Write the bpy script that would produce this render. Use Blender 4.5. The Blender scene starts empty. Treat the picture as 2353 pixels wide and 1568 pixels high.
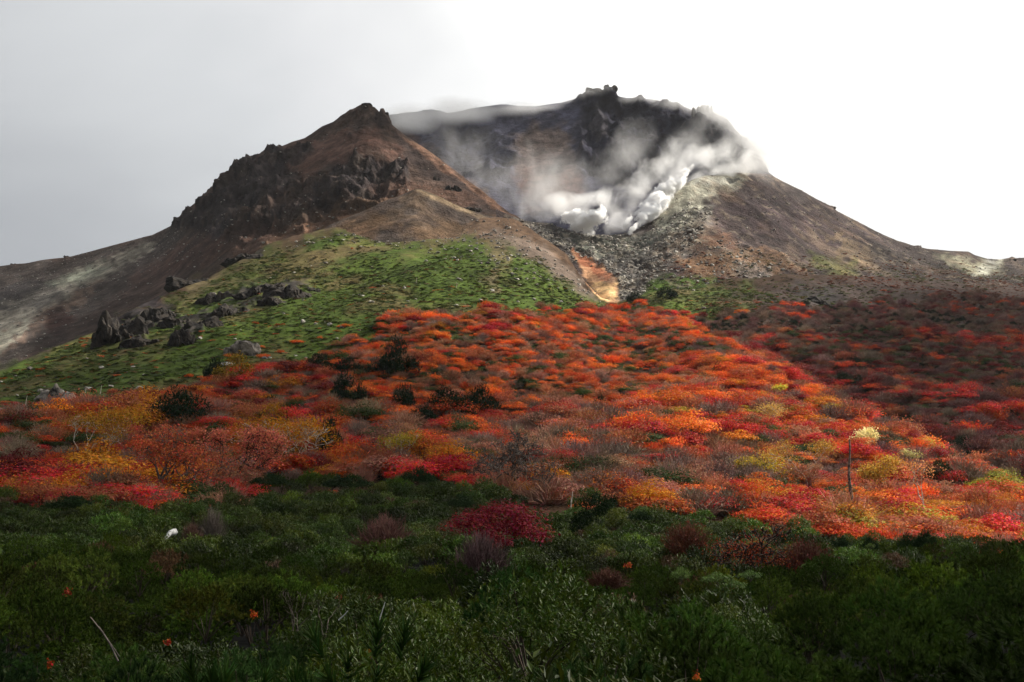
import bpy, math, random
import numpy as np

# ------------------------------------------------------------------ camera, sky, sun
SC = bpy.context.scene
COL = SC.collection
EXPO = 0.95
F = 1176.5 / math.tan(math.radians(24.0))          # focal length in photo units (2353 wide)
PITCH = math.radians(8.0)
cam_d = bpy.data.cameras.new('camera'); cam = bpy.data.objects.new('camera', cam_d); COL.objects.link(cam)
cam_d.sensor_width = 36.0; cam_d.lens = 18.0 / math.tan(math.radians(24.0))
cam_d.clip_start = 0.05; cam_d.clip_end = 20000
cam.location = (0, 0, 0); cam.rotation_euler = (math.radians(90) + PITCH, 0, 0)
SC.camera = cam

SUN_AZ = math.radians(66)      # clockwise from the view direction (+Y)
SUN_EL = math.radians(40)
SUNV = np.array([math.sin(SUN_AZ) * math.cos(SUN_EL), math.cos(SUN_AZ) * math.cos(SUN_EL), math.sin(SUN_EL)])
world = bpy.data.worlds.new('World'); SC.world = world; world.use_nodes = True
nt = world.node_tree; nt.nodes.clear()
def N(nt, typ, **kw):
    n = nt.nodes.new(typ)
    for k, v in kw.items(): setattr(n, k, v)
    return n
def link(nt, a, b): nt.links.new(a, b)
out = N(nt, 'ShaderNodeOutputWorld'); bg = N(nt, 'ShaderNodeBackground'); bg.inputs['Strength'].default_value = 0.1
sky = N(nt, 'ShaderNodeTexSky'); sky.sky_type = 'NISHITA'; sky.sun_disc = False
sky.sun_elevation = SUN_EL; sky.sun_rotation = SUN_AZ
tc = N(nt, 'ShaderNodeTexCoord')
dot = N(nt, 'ShaderNodeVectorMath', operation='DOT_PRODUCT')
g = (.54, .455, .707)     # the thin, bright side of the overcast
dot.inputs[1].default_value = g
nz = N(nt, 'ShaderNodeTexNoise'); nz.inputs['Scale'].default_value = 2.0; nz.inputs['Detail'].default_value = 5
nz.inputs['Roughness'].default_value = .5; nz.inputs['Distortion'].default_value = .6
mp = N(nt, 'ShaderNodeMapping'); mp.inputs['Scale'].default_value = (1, 1, 2.2); mp.inputs['Location'].default_value = (3.1, 1.7, .4)
link(nt, tc.outputs['Generated'], dot.inputs[0]); link(nt, tc.outputs['Generated'], mp.inputs['Vector']); link(nt, mp.outputs[0], nz.inputs['Vector'])
ma = N(nt, 'ShaderNodeMath', operation='MULTIPLY_ADD'); ma.inputs[1].default_value = .42; link(nt, nz.outputs['Fac'], ma.inputs[0]); link(nt, dot.outputs['Value'], ma.inputs[2])
ramp = N(nt, 'ShaderNodeValToRGB'); link(nt, ma.outputs[0], ramp.inputs[0])
cr = ramp.color_ramp; SKY = [(.44, (.385, .40, .425)), (.61, (.535, .55, .57)), (.735, (.70, .715, .73)), (.81, (.82, .825, .835)), (.92, (1.02, 1.02, 1.01)), (1.0, (1.35, 1.33, 1.28))]
for i, (p, c) in enumerate(SKY):
    e = cr.elements[i] if i < 2 else cr.elements.new(p)
    e.position = p; e.color = tuple(k/1.4 for k in c) + (1,)
vm = N(nt, 'ShaderNodeVectorMath', operation='SCALE'); vm.inputs['Scale'].default_value = 1.4*10/2**EXPO; link(nt, ramp.outputs['Color'], vm.inputs[0])
mx = N(nt, 'ShaderNodeMix', data_type='RGBA'); mx.inputs['Factor'].default_value = .97
link(nt, sky.outputs['Color'], mx.inputs['A']); link(nt, vm.outputs[0], mx.inputs['B'])
link(nt, mx.outputs['Result'], bg.inputs['Color']); link(nt, bg.outputs[0], out.inputs['Surface'])

sun_d = bpy.data.lights.new('sun', 'SUN'); sun = bpy.data.objects.new('sun', sun_d); COL.objects.link(sun)
sun_d.energy = 5.0; sun_d.angle = math.radians(2.5); sun_d.color = (1, .93, .82)
from mathutils import Vector
sun.rotation_euler = Vector(tuple(SUNV)).to_track_quat('Z', 'Y').to_euler()

SC.view_settings.view_transform = 'Standard'; SC.view_settings.look = 'None'
SC.view_settings.exposure = EXPO; SC.view_settings.gamma = 1.0; SC.view_settings.use_curve_mapping = False
SC.render.engine = 'CYCLES'
SC.cycles.use_denoising = True
SC.cycles.max_bounces = 24; SC.cycles.diffuse_bounces = 3; SC.cycles.glossy_bounces = 2
SC.cycles.transmission_bounces = 3; SC.cycles.volume_bounces = 24; SC.cycles.transparent_max_bounces = 6
SC.cycles.use_adaptive_sampling = True; SC.cycles.adaptive_threshold = .02
SC.cycles.volume_step_rate = 1.0; SC.cycles.volume_max_steps = 64
SC.cycles.sample_clamp_indirect = 6

# ------------------------------------------------------------------ noise
RS = np.random.RandomState
_perm = RS(5).randint(0, 1 << 30, 4096).astype(np.int64)
def _h(ix, iy, iz):
    h = (ix * 73856093) ^ (iy * 19349663) ^ (iz * 83492791)
    return (_perm[h & 4095] ^ _perm[(h >> 12) & 4095]) & 0xFFFF
def vnoise(x, y, z=0.0):
    x = np.asarray(x, float); y = np.asarray(y, float); z = np.asarray(z, float) + np.zeros_like(x)
    ix = np.floor(x).astype(np.int64); iy = np.floor(y).astype(np.int64); iz = np.floor(z).astype(np.int64)
    fx = x - ix; fy = y - iy; fz = z - iz
    sx = fx*fx*(3-2*fx); sy = fy*fy*(3-2*fy); sz = fz*fz*(3-2*fz)
    r = 0
    for dx in (0, 1):
        wx = sx if dx else 1 - sx
        for dy in (0, 1):
            wy = sy if dy else 1 - sy
            for dz in (0, 1):
                wz = sz if dz else 1 - sz
                r = r + wx*wy*wz * _h(ix+dx, iy+dy, iz+dz)
    return r / 32767.5 - 1
def fbm(x, y, z=0.0, oct=4, lac=2.03, gain=.5):
    a = 1.0; s = 0; t = 0
    for i in range(oct):
        s = s + a * vnoise(x + 17.3*i, y - 9.1*i, z + 5.7*i); t += a
        a *= gain; x = x*lac; y = y*lac; z = np.asarray(z)*lac
    return s / t * 1.6
def ridged(x, y, z=0.0, oct=4, lac=2.1, gain=.55):
    a = 1.0; s = 0; t = 0
    for i in range(oct):
        s = s + a * (1 - np.abs(vnoise(x + 31.3*i, y + 3.1*i, z - 4.7*i)) * 2.2); t += a
        a *= gain; x = x*lac; y = y*lac; z = np.asarray(z)*lac
    return s / t
def sstep(a, b, x):
    t = np.clip((x - a) / (b - a), 0, 1); return t*t*(3-2*t)

# ------------------------------------------------------------------ photo point + depth -> place
CP, SP = math.cos(PITCH), math.sin(PITCH)
def place(u, v, D):
    """A point at depth D (metres along +Y) seen at photo point (u, v)."""
    xc = (np.asarray(u, float) - 1176.5) / F; yc = (783.6 - np.asarray(v, float)) / F
    y = CP - yc*SP; z = SP + yc*CP
    return np.stack([xc/y*D, np.ones_like(xc)*D, z/y*D], -1)
def v_of(z, D):
    return 783.6 - F * np.tan(np.arctan2(z, D) - PITCH)
def z_of(v, D):
    yc = (783.6 - np.asarray(v, float)) / F
    return (SP + yc*CP) / (CP - yc*SP) * D
def project(p):
    x, y, z = p[..., 0], p[..., 1], p[..., 2]
    d = y*CP + z*SP; uu = x/d; vv = (-y*SP + z*CP)/d
    return 1176.5 + F*uu, 783.6 - F*vv

def curve(pts, u):
    """pts: (u, v, D) rows -> v(u), D(u)"""
    a = np.array(sorted(pts), float)
    return np.interp(u, a[:, 0], a[:, 1]), np.interp(u, a[:, 0], a[:, 2])
def smooth_u(a, n):
    if n < 2: return a
    k = np.hanning(n + 2)[1:-1]; k /= k.sum(); p = np.pad(a, (n//2, n - 1 - n//2), mode='edge')
    return np.convolve(p, k, 'valid')
def pchip(R, ts, tq):
    """monotone cubic through the rows R (k, n) at ts, evaluated at tq -> (len(tq), n)"""
    h = np.diff(ts)[:, None]; d = np.diff(R, axis=0) / h
    m = np.zeros_like(R)
    m[1:-1] = np.where(d[:-1]*d[1:] > 0, 2*d[:-1]*d[1:] / np.where(np.abs(d[:-1]+d[1:]) < 1e-9, 1, d[:-1]+d[1:]), 0)
    m[0] = d[0]; m[-1] = d[-1]
    k = np.clip(np.searchsorted(ts, tq, side='right') - 1, 0, len(ts) - 2)
    t = ((tq - ts[k]) / (ts[k+1] - ts[k]))[:, None]; hh = (ts[k+1] - ts[k])[:, None]
    return (R[k]*(2*t**3-3*t**2+1) + m[k]*hh*(t**3-2*t**2+t) + R[k+1]*(-2*t**3+3*t**2) + m[k+1]*hh*(t**3-t**2))

def sheet_grid(us, rows, counts):
    """rows: list of (v(u), D(u)); counts: steps in each interval -> points (m, n, 3)"""
    Rv = np.array([r[0] for r in rows]); Rd = np.array([r[1] for r in rows])
    ts = np.concatenate([[0], np.cumsum(counts)]).astype(float)
    tq = np.arange(0, ts[-1] + 1)
    V = pchip(Rv, ts, tq); D = pchip(Rd, ts, tq)
    U = np.broadcast_to(us, V.shape)
    return place(U, V, D), V.copy(), D.copy()

def grid_normals(P):
    du = np.gradient(P, axis=1); dv = np.gradient(P, axis=0)
    n = np.cross(du, dv); n /= np.linalg.norm(n, axis=-1, keepdims=True) + 1e-9
    n *= np.sign(n[..., 2:3] + 1e-9)
    return n

def mesh_np(name, verts, faces, attrs=None, smooth=True, mat=None, dom='POINT'):
    """faces: (n, k) int array or list of such arrays; attrs: {name: float (n,) or colour (n, 3)} on points"""
    me = bpy.data.meshes.new(name)
    if not isinstance(faces, list): faces = [faces]
    faces = [f for f in faces if len(f)]
    me.vertices.add(len(verts)); me.vertices.foreach_set('co', np.ascontiguousarray(verts, np.float32).ravel())
    nl = sum(f.size for f in faces); npoly = sum(len(f) for f in faces)
    me.loops.add(nl); me.polygons.add(npoly)
    me.loops.foreach_set('vertex_index', np.concatenate([f.ravel() for f in faces]).astype(np.int32))
    tot = np.concatenate([np.full(len(f), f.shape[1]) for f in faces]).astype(np.int32)
    me.polygons.foreach_set('loop_start', (np.cumsum(tot) - tot).astype(np.int32))
    me.polygons.foreach_set('use_smooth', np.full(npoly, smooth))
    me.update(calc_edges=True)
    for k, a in (attrs or {}).items():
        if a.ndim == 1:
            at = me.attributes.new(k, 'FLOAT', dom); at.data.foreach_set('value', a.astype(np.float32))
        else:
            at = me.attributes.new(k, 'FLOAT_COLOR', dom)
            at.data.foreach_set('color', np.concatenate([a, np.ones((len(a), 1))], 1).astype(np.float32).ravel())
    if mat is not None:
        for m in (mat if isinstance(mat, (list, tuple)) else [mat]): me.materials.append(m)
    return me
def grid_faces(m, n, mask=None):
    i = np.arange(m - 1)[:, None]*n + np.arange(n - 1)[None]
    f = np.stack([i, i + 1, i + n + 1, i + n], -1)
    if mask is not None: f = f[mask]
    return f.reshape(-1, 4)

# ------------------------------------------------------------------ object helpers
def link_ob(name, me, loc=(0, 0, 0), parent=None):
    o = bpy.data.objects.new(name, me); COL.objects.link(o); o.location = tuple(float(c) for c in loc)
    if parent is not None: o.parent = parent
    return o
def tag(o, label=None, cat=None, group=None, kind=None):
    if label: o['label'] = label
    if cat: o['category'] = cat
    if group: o['group'] = group
    if kind: o['kind'] = kind
    return o

def srgb(c):
    c = np.asarray(c, float) / 255.0
    return np.where(c <= .04045, c/12.92, ((c + .055)/1.055)**2.4)

# ------------------------------------------------------------------ materials
def new_mat(name):
    m = bpy.data.materials.new(name); m.use_nodes = True; nt = m.node_tree; nt.nodes.clear()
    o = N(nt, 'ShaderNodeOutputMaterial'); return m, nt, o
def terrain_mat(name, s1=.35, s2=2.2, contrast=.5, bump=.6, bumpd=.5, vor=None):
    m, nt, o = new_mat(name)
    b = N(nt, 'ShaderNodeBsdfPrincipled'); b.inputs['Roughness'].default_value = .9; b.inputs['Specular IOR Level'].default_value = .03
    at = N(nt, 'ShaderNodeAttribute', attribute_name='albedo')
    tc = N(nt, 'ShaderNodeTexCoord')
    n1 = N(nt, 'ShaderNodeTexNoise'); n1.inputs['Scale'].default_value = s1; n1.inputs['Detail'].default_value = 6; n1.inputs['Roughness'].default_value = .65
    n2 = N(nt, 'ShaderNodeTexNoise'); n2.inputs['Scale'].default_value = s2; n2.inputs['Detail'].default_value = 4; n2.inputs['Roughness'].default_value = .7
    link(nt, tc.outputs['Object'], n1.inputs['Vector']); link(nt, tc.outputs['Object'], n2.inputs['Vector'])
    mr = N(nt, 'ShaderNodeMapRange'); mr.inputs['From Min'].default_value = .3; mr.inputs['From Max'].default_value = .7
    mr.inputs['To Min'].default_value = 1 - contrast; mr.inputs['To Max'].default_value = 1 + contrast
    link(nt, n1.outputs['Fac'], mr.inputs['Value'])
    vs = N(nt, 'ShaderNodeVectorMath', operation='SCALE'); link(nt, at.outputs['Color'], vs.inputs[0]); link(nt, mr.outputs[0], vs.inputs['Scale'])
    link(nt, vs.outputs[0], b.inputs['Base Color'])
    add = N(nt, 'ShaderNodeMath', operation='MULTIPLY_ADD'); add.inputs[1].default_value = .4
    link(nt, n2.outputs['Fac'], add.inputs[0]); link(nt, n1.outputs['Fac'], add.inputs[2])
    bp = N(nt, 'ShaderNodeBump'); bp.inputs['Strength'].default_value = bump; bp.inputs['Distance'].default_value = bumpd
    link(nt, add.outputs[0], bp.inputs['Height']); link(nt, bp.outputs[0], b.inputs['Normal'])
    link(nt, b.outputs[0], o.inputs['Surface'])
    return m
# ------------------------------------------------------------------ terrain shape
KA = 0.72                                   # photo colour -> surface colour
def seg_dist(u, v, poly, closed=True):
    """distance to the outline and inside mask"""
    P = np.array(poly, float); n = len(P)
    d2 = np.full(u.shape, 1e18); ins = np.zeros(u.shape, bool)
    for i in range(n if closed else n - 1):
        a = P[i]; b = P[(i+1) % n]; e = b - a; L = (e**2).sum() + 1e-9
        t = np.clip(((u-a[0])*e[0] + (v-a[1])*e[1]) / L, 0, 1)
        d2 = np.minimum(d2, (u-a[0]-t*e[0])**2 + (v-a[1]-t*e[1])**2)
        if closed:
            c = ((a[1] > v) != (b[1] > v)) & (u < (b[0]-a[0])*(v-a[1])/((b[1]-a[1]) if b[1] != a[1] else 1e-9) + a[0])
            ins ^= c
    return np.sqrt(d2), ins
def area(u, v, poly, soft=12, warp=14, wsc=.03, seed=0, jag=0):
    """soft noisy membership (0..1) of photo-plan points in an area of the slope"""
    lo = np.array(poly, float).min(0) - soft*2 - warp*2; hi = np.array(poly, float).max(0) + soft*2 + warp*2
    r = np.zeros(u.shape); k = (u > lo[0]) & (u < hi[0]) & (v > lo[1]) & (v < hi[1])
    if not k.any(): return r
    uu, vv = u[k], v[k]
    d, ins = seg_dist(uu, vv, poly); s = np.where(ins, d, -d)
    s = s + warp * fbm(uu*wsc + seed*7.7, vv*wsc*1.6, seed*3.1, 4)
    r[k] = sstep(-soft, soft, s); return r

US1 = np.arange(-760, 3100, 3.3)
ku = [-800, 0, 600, 1200, 1700, 2100, 2353, 3100]
near = [ (1.5, [-1.9]*8), (5, [-2.0]*8),
         (10, [-2.35, -2.35, -2.4, -2.35, -2.2, -1.95, -1.85, -1.8]),
         (18, [-3.0, -2.95, -3.0, -3.05, -2.75, -2.0, -1.85, -1.8]),
         (30, [-3.7, -3.6, -3.6, -3.6, -3.5, -2.75, -2.6, -2.5]),
         (50, [-3.8, -3.8, -3.8, -3.9, -4.0, -4.3, -4.6, -4.6]),
         (75, [-2.8, -3.0, -3.1, -3.3, -4.2, -5.0, -5.6, -5.8]),
         (100, [-0.4, -0.6, -0.8, -1.2, -3.2, -4.6, -5.0, -5.5]),
         (125, [2.6, 2.4, 2.4, 2.2, 0.2, -2.0, -2.8, -3.5]),
         (150, [7.5, 7.5, 7.2, 7.0, 4.6, 1.8, 0.6, 0])]
T1 = [(-800,1010,235),(-200,910,250),(0,858,265),(60,835,272),(100,815,280),(150,800,290),(200,780,300),(240,765,305),(262,748,310),
      (300,722,318),(400,672,350),(500,628,385),(600,574,420),(700,535,440),(800,518,450),(900,512,455),(1000,508,458),(1100,503,458),
      (1180,508,455),(1215,525,450),(1250,548,445),(1300,582,430),(1340,640,400),(1380,684,385),(1420,700,378),(1480,690,385),
      (1550,660,400),(1650,640,420),(1800,630,440),(2000,640,450),(2200,650,470),(2353,660,480),(3100,640,520)]
rows = []
zs = []
for D, z in near:
    zz = smooth_u(np.interp(US1, ku, z), 90); zs.append(zz); rows.append((v_of(zz, D), np.full_like(US1, D)))
vT, DT = curve(T1, US1); DT = smooth_u(DT, 30); zT = z_of(vT, DT); z150 = zs[-1]
zTs = smooth_u(zT, 60)
for f in (.25, .5, .75, .92):
    D = 150 + (DT-150)*f; z = z150 + ((zT if f > .9 else zTs)-z150)*f**1.12; rows.append((v_of(z, D), D))
rows.append((vT, DT))
rows.append((v_of(zT - 6, DT + 14), DT + 14)); rows.append((v_of(zT - 40, DT + 60), DT + 60))
P1, V1, D1 = sheet_grid(US1, rows, [6, 8, 10, 16, 24, 26, 26, 26, 26, 40, 46, 46, 36, 18, 5, 3])
U1, W1 = project(P1)
NT1 = P1.shape[0] - 8 - 1
n1 = grid_normals(P1)
x, y = P1[..., 0], P1[..., 1]
far1 = sstep(90, 160, y)
amp = (.35 + 1.4*far1) * sstep(1.0, 8, y)
d = amp * fbm(x*.045, y*.035, 0, 5)
lump = far1 * .7 * (fbm(x*.16, y*.11, 3, 3))
spur_d, _ = seg_dist(U1, W1, [(1500,725),(1700,820),(1960,980),(2360,1190),(3000,1500)], False)
val_d, _ = seg_dist(U1, W1, [(1600,740),(1780,815),(2040,950),(2400,1130),(3000,1400)], False)
d = d + 1.8*np.exp(-(spur_d/55)**2)*far1 - 3.2*np.exp(-(val_d/38)**2)*far1
out1 = [[(238,772),(262,690),(300,655),(330,662),(400,690),(415,722),(340,770),(300,790)],
        [(395,760),(430,720),(480,705),(520,690),(540,720),(480,770),(430,785)],
        [(500,690),(560,660),(640,650),(700,640),(720,660),(640,695),(560,725),(520,715)],
        [(360,640),(420,610),(500,590),(600,560),(600,580),(500,612),(430,640)]]
om = 0
for i, q in enumerate(out1): om = np.maximum(om, area(U1, W1, q, 9, 14, .05, i))
d = d + om * (2.0*ridged(x*.075, y*.05, P1[..., 2]*.03, 5) - .3)
P1 = P1 + n1 * d[..., None] * np.array([.3, 1, 1])
OM1 = om

US2 = np.arange(-760, 1320, 3.0)
L2 = [(-760,740,800),(-300,700,760),(0,612,720),(30,608,718),(60,606,712),(100,598,708),(148,592,700),(152,588,700),(160,590,700),(200,580,698),(300,553,680),
      (350,540,670),(400,515,660),(412,500,655),(418,488,650),(450,466,640),(480,448,635),(500,425,632),(515,402,630),(540,385,628),(570,364,625),(582,362,625),(600,352,622),(640,338,620),
      (670,326,618),(700,318,615),(715,308,612),(740,290,610),(765,280,608),(790,262,606),(800,254,605),(815,248,603),(830,240,601),(842,238,600),(850,238,600),(858,246,600),(872,258,598),
      (874,249,598),(882,248,596),(886,260,595),(895,266,592),(898,284,590),(930,310,580),(960,330,572),(1000,357,560),(1060,402,540),(1120,450,515),(1150,474,503),(1180,496,490),(1200,508,482),(1320,600,470)]
B2 = [(-760,1060,390),(0,905,415),(200,840,425),(400,730,440),(600,600,445),(800,545,456),(1000,535,462),(1180,535,460),(1320,625,455)]
vL, dL = curve(L2, US2); vB, dB = curve(B2, US2); dL = smooth_u(dL, 25)
rows = [(vB, dB)]
for f, g_ in ((.3, .22), (.6, .52), (.85, .8)):
    rows.append((vB + (smooth_u(vL, 25) - vB)*f, dB + (dL-dB)*g_))
rows.append((vL, dL)); zL = z_of(vL, dL)
rows.append((v_of(zL-10, dL+20), dL+20)); rows.append((v_of(zL-120, dL+160), dL+160))
P2, V2, D2 = sheet_grid(US2, rows, [44, 44, 36, 30, 6, 4])
U2, W2 = project(P2)
cliff_polys = [[(405,515),(450,465),(520,390),(580,358),(640,345),(680,400),(700,420),(760,385),(860,362),(930,375),(945,430),(860,450),(760,460),(690,500),(560,545),(470,548)],
               [(780,275),(845,238),(895,262),(905,300),(860,292),(800,308),(730,322)],
               [(650,345),(700,335),(720,355),(690,380),(650,370)],
               [(520,535),(600,515),(760,470),(900,430),(960,440),(840,490),(700,520),(560,560)]]
cm = 0
for i, q in enumerate(cliff_polys): cm = np.maximum(cm, area(U2, W2, q, 10, 16, .04, i+10) * (1, .45, .9, .7)[i])
n2_ = grid_normals(P2); x, y, z = P2[..., 0], P2[..., 1], P2[..., 2]
# gullies run straight down the cone
du = U2 - 850; ang = np.arctan2(W2 - 150, du)
d = 1.6*fbm(x*.02, y*.02, z*.02, 5) + .35*fbm(ang*26, z*.012, 1.0, 4) + 1.6*ridged(x*.03, y*.03, z*.04, 5) + cm*(13*ridged(x*.05, y*.035, z*.06, 6, gain=.62) - 3.5) 
edge = sstep(0, 14, np.abs(np.arange(P2.shape[0])[:, None] - 154.0)) * .8 + .2
P2 = P2 + n2_ * (d*edge)[..., None] * np.array([.3, 1, .9])
CM2 = cm

US2b = np.arange(690, 1250, 3.0)
M2 = [(690,560,446),(760,512,449),(820,488,451),(880,462,454),(920,446,457),(955,433,459),(968,433,460),(1000,449,461),(1060,477,460),(1110,496,459),(1180,508,457),(1250,552,450)]
vM, dM = curve(M2, US2b); zM = z_of(vM, dM)
bot = (np.maximum(vM + 50, 560), dM - 22 - (np.maximum(vM+50, 560) - vM)*.25)
vMs = smooth_u(vM, 45)
rows = [bot, ((bot[0]+vMs)/2, (bot[1]+dM)/2), (vM, dM), (v_of(zM-8, dM+9), dM+9), (v_of(zM-30, dM+25), dM+25)]
P2b, V2b, D2b = sheet_grid(US2b, rows, [22, 22, 8, 4])
P2b[..., 2] += 1.3*fbm(P2b[..., 0]*.05, P2b[..., 1]*.05, 2, 5)
U2b, W2b = project(P2b)

US3 = np.arange(840, 1960, 3.0)
T3 = [(840,300,745),(880,264,742),(905,262,742),(930,258,745),(960,256,750),(975,252,752),(990,251,753),(1010,254,755),(1030,259,757),(1060,254,760),(1090,248,762),(1120,244,764),(1150,240,765),(1165,240,765),
      (1190,244,766),(1230,245,767),(1260,240,767),(1290,236,767),(1320,228,766),(1340,220,765),(1350,210,764),(1358,205,764),(1370,203,764),(1378,204,764),(1381,212,764),(1385,214,764),(1390,205,764),(1397,202,764),(1404,206,764),
      (1412,214,763),(1418,222,762),(1440,226,760),(1500,229,756),(1530,233,752),(1560,239,748),(1590,252,744),(1597,256,743),(1600,248,742),(1607,249,741),(1612,242,741),(1620,241,740),(1626,244,740),(1628,250,740),(1632,247,740),(1635,255,739),
      (1650,262,736),(1670,272,732),(1690,296,728),(1720,330,722),(1740,360,716),(1755,385,711),(1765,400,708),(1800,430,700),(1960,560,680)]
B3 = [(840,570,560),(1100,560,540),(1250,565,520),(1350,585,503),(1450,575,505),(1550,540,535),(1700,470,570),(1800,455,600),(1960,600,660)]
vT3, dT3 = curve(T3, US3); vB3, dB3 = curve(B3, US3); zT3 = z_of(vT3, dT3); vs3 = smooth_u(vT3, 31)
rows = [(vB3, dB3)]
for f, g_ in ((.22, .38), (.55, .68), (.85, .88)): rows.append((vB3 + (vs3-vB3)*f, dB3 + (dT3-dB3)*g_))
rows += [(vT3, dT3), (v_of(zT3-10, dT3+20), dT3+20), (v_of(zT3-150, dT3+260), dT3+260)]
P3, V3, D3 = sheet_grid(US3, rows, [30, 44, 40, 26, 6, 4])
U3, W3 = project(P3)
crag_polys = [[(1325,250),(1345,215),(1400,203),(1440,228),(1560,240),(1580,300),(1570,380),(1480,420),(1400,420),(1340,380),(1330,330)],
              [(1590,256),(1635,244),(1680,285),(1740,350),(1765,400),(1700,400),(1620,400),(1590,330)],
              [(960,300),(1140,290),(1200,340),(1180,420),(1060,400),(980,350)]]
cm3 = 0
for i, q in enumerate(crag_polys): cm3 = np.maximum(cm3, area(U3, W3, q, 14, 20, .03, i+20) * (1, 1, .5)[i])
n3_ = grid_normals(P3); x, y, z = P3[..., 0], P3[..., 1], P3[..., 2]
edge = .15 + .85*sstep(0, 14, np.abs(np.arange(P3.shape[0])[:, None] - 140.0))
d = 2.2*fbm(x*.016, y*.016, z*.016, 5) + 1.6*ridged(x*.05, z*.02, 2, 4) + cm3*(14*ridged(x*.035, y*.03, z*.035, 6, gain=.6) - 4)
P3 = P3 + n3_ * (d*edge)[..., None] * np.array([.3, 1, .9])
CM3 = cm3

US4 = np.arange(1140, 3100, 3.2)
T4 = [(1140,480,476),(1200,506,480),(1260,512,488),(1330,535,492),(1400,540,496),(1450,533,502),(1480,515,512),(1500,492,519),(1520,470,526),(1560,432,540),(1590,415,550),(1620,405,560),(1700,396,590),
      (1765,400,610),(1775,404,612),(1800,418,620),(1840,438,630),(1880,460,640),(1908,472,648),(1914,472,650),(1922,484,651),(1960,503,660),(1990,519,670),(2030,541,680),(2060,554,690),(2100,566,704),(2112,565,706),(2120,571,710),
      (2160,575,725),(2200,577,740),(2225,578,750),(2240,586,758),(2270,594,772),(2300,595,782),(2318,592,788),(2326,589,790),(2334,593,792),(2353,592,800),(3100,548,900)]
B4 = [(1140,640,440),(1240,640,432),(1300,660,422),(1350,690,400),(1400,716,368),(1480,706,376),(1550,682,390),(1650,664,408),(1800,662,428),(2000,668,440),(2353,692,468),(3100,670,505)]
vT4, dT4 = curve(T4, US4); vB4, dB4 = curve(B4, US4); zT4 = z_of(vT4, dT4); vs4 = smooth_u(vT4, 21)
rows = [(vB4, dB4)]
for f, g_ in ((.3, .26), (.6, .55), (.85, .82)): rows.append((vB4 + (vs4-vB4)*f, dB4 + (dT4-dB4)*g_))
rows += [(vT4, dT4), (v_of(zT4-8, dT4+20), dT4+20), (v_of(zT4-130, dT4+260), dT4+260)]
P4, V4, D4 = sheet_grid(US4, rows, [44, 42, 36, 26, 6, 4])
U4, W4 = project(P4)
n4_ = grid_normals(P4); x, y, z = P4[..., 0], P4[..., 1], P4[..., 2]
# erosion rills running down to the right
rill = ridged((U4*.6 - W4*.85)*.02, (U4+W4)*.0035, 4, 4) * area(U4, W4, [(1560,430),(1700,400),(1850,450),(2100,580),(2250,640),(2100,680),(1800,660),(1600,600)], 25, 20, .02, 33)
gully = [(1316,572),(1345,590),(1390,618),(1418,645),(1424,700),(1380,696),(1340,640)]
rub = area(U4, W4, [(1190,500),(1330,535),(1500,540),(1560,480),(1640,480),(1600,560),(1520,620),(1460,700),(1400,700),(1340,600),(1240,550)], 12, 14, .04, 34) * (1 - area(U4, W4, gully, 4, 4, .05, 35))
edge = .3 + .7*sstep(0, 14, np.abs(np.arange(P4.shape[0])[:, None] - 148.0))
hump = area(U4, W4, [(1250,575),(1300,560),(1500,545),(1560,500),(1600,520),(1520,600),(1450,640)], 20, 10, .03, 36)
d = 1.8*fbm(x*.02, y*.02, z*.02, 6) + 2.4*rill + .5*fbm(x*.15, y*.1, z*.15, 4) + rub*1.7*fbm(x*.25, y*.2, z*.2, 4) - hump*0
P4 = P4 + n4_ * (d*edge)[..., None] * np.array([.3, 1, .9])

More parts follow.
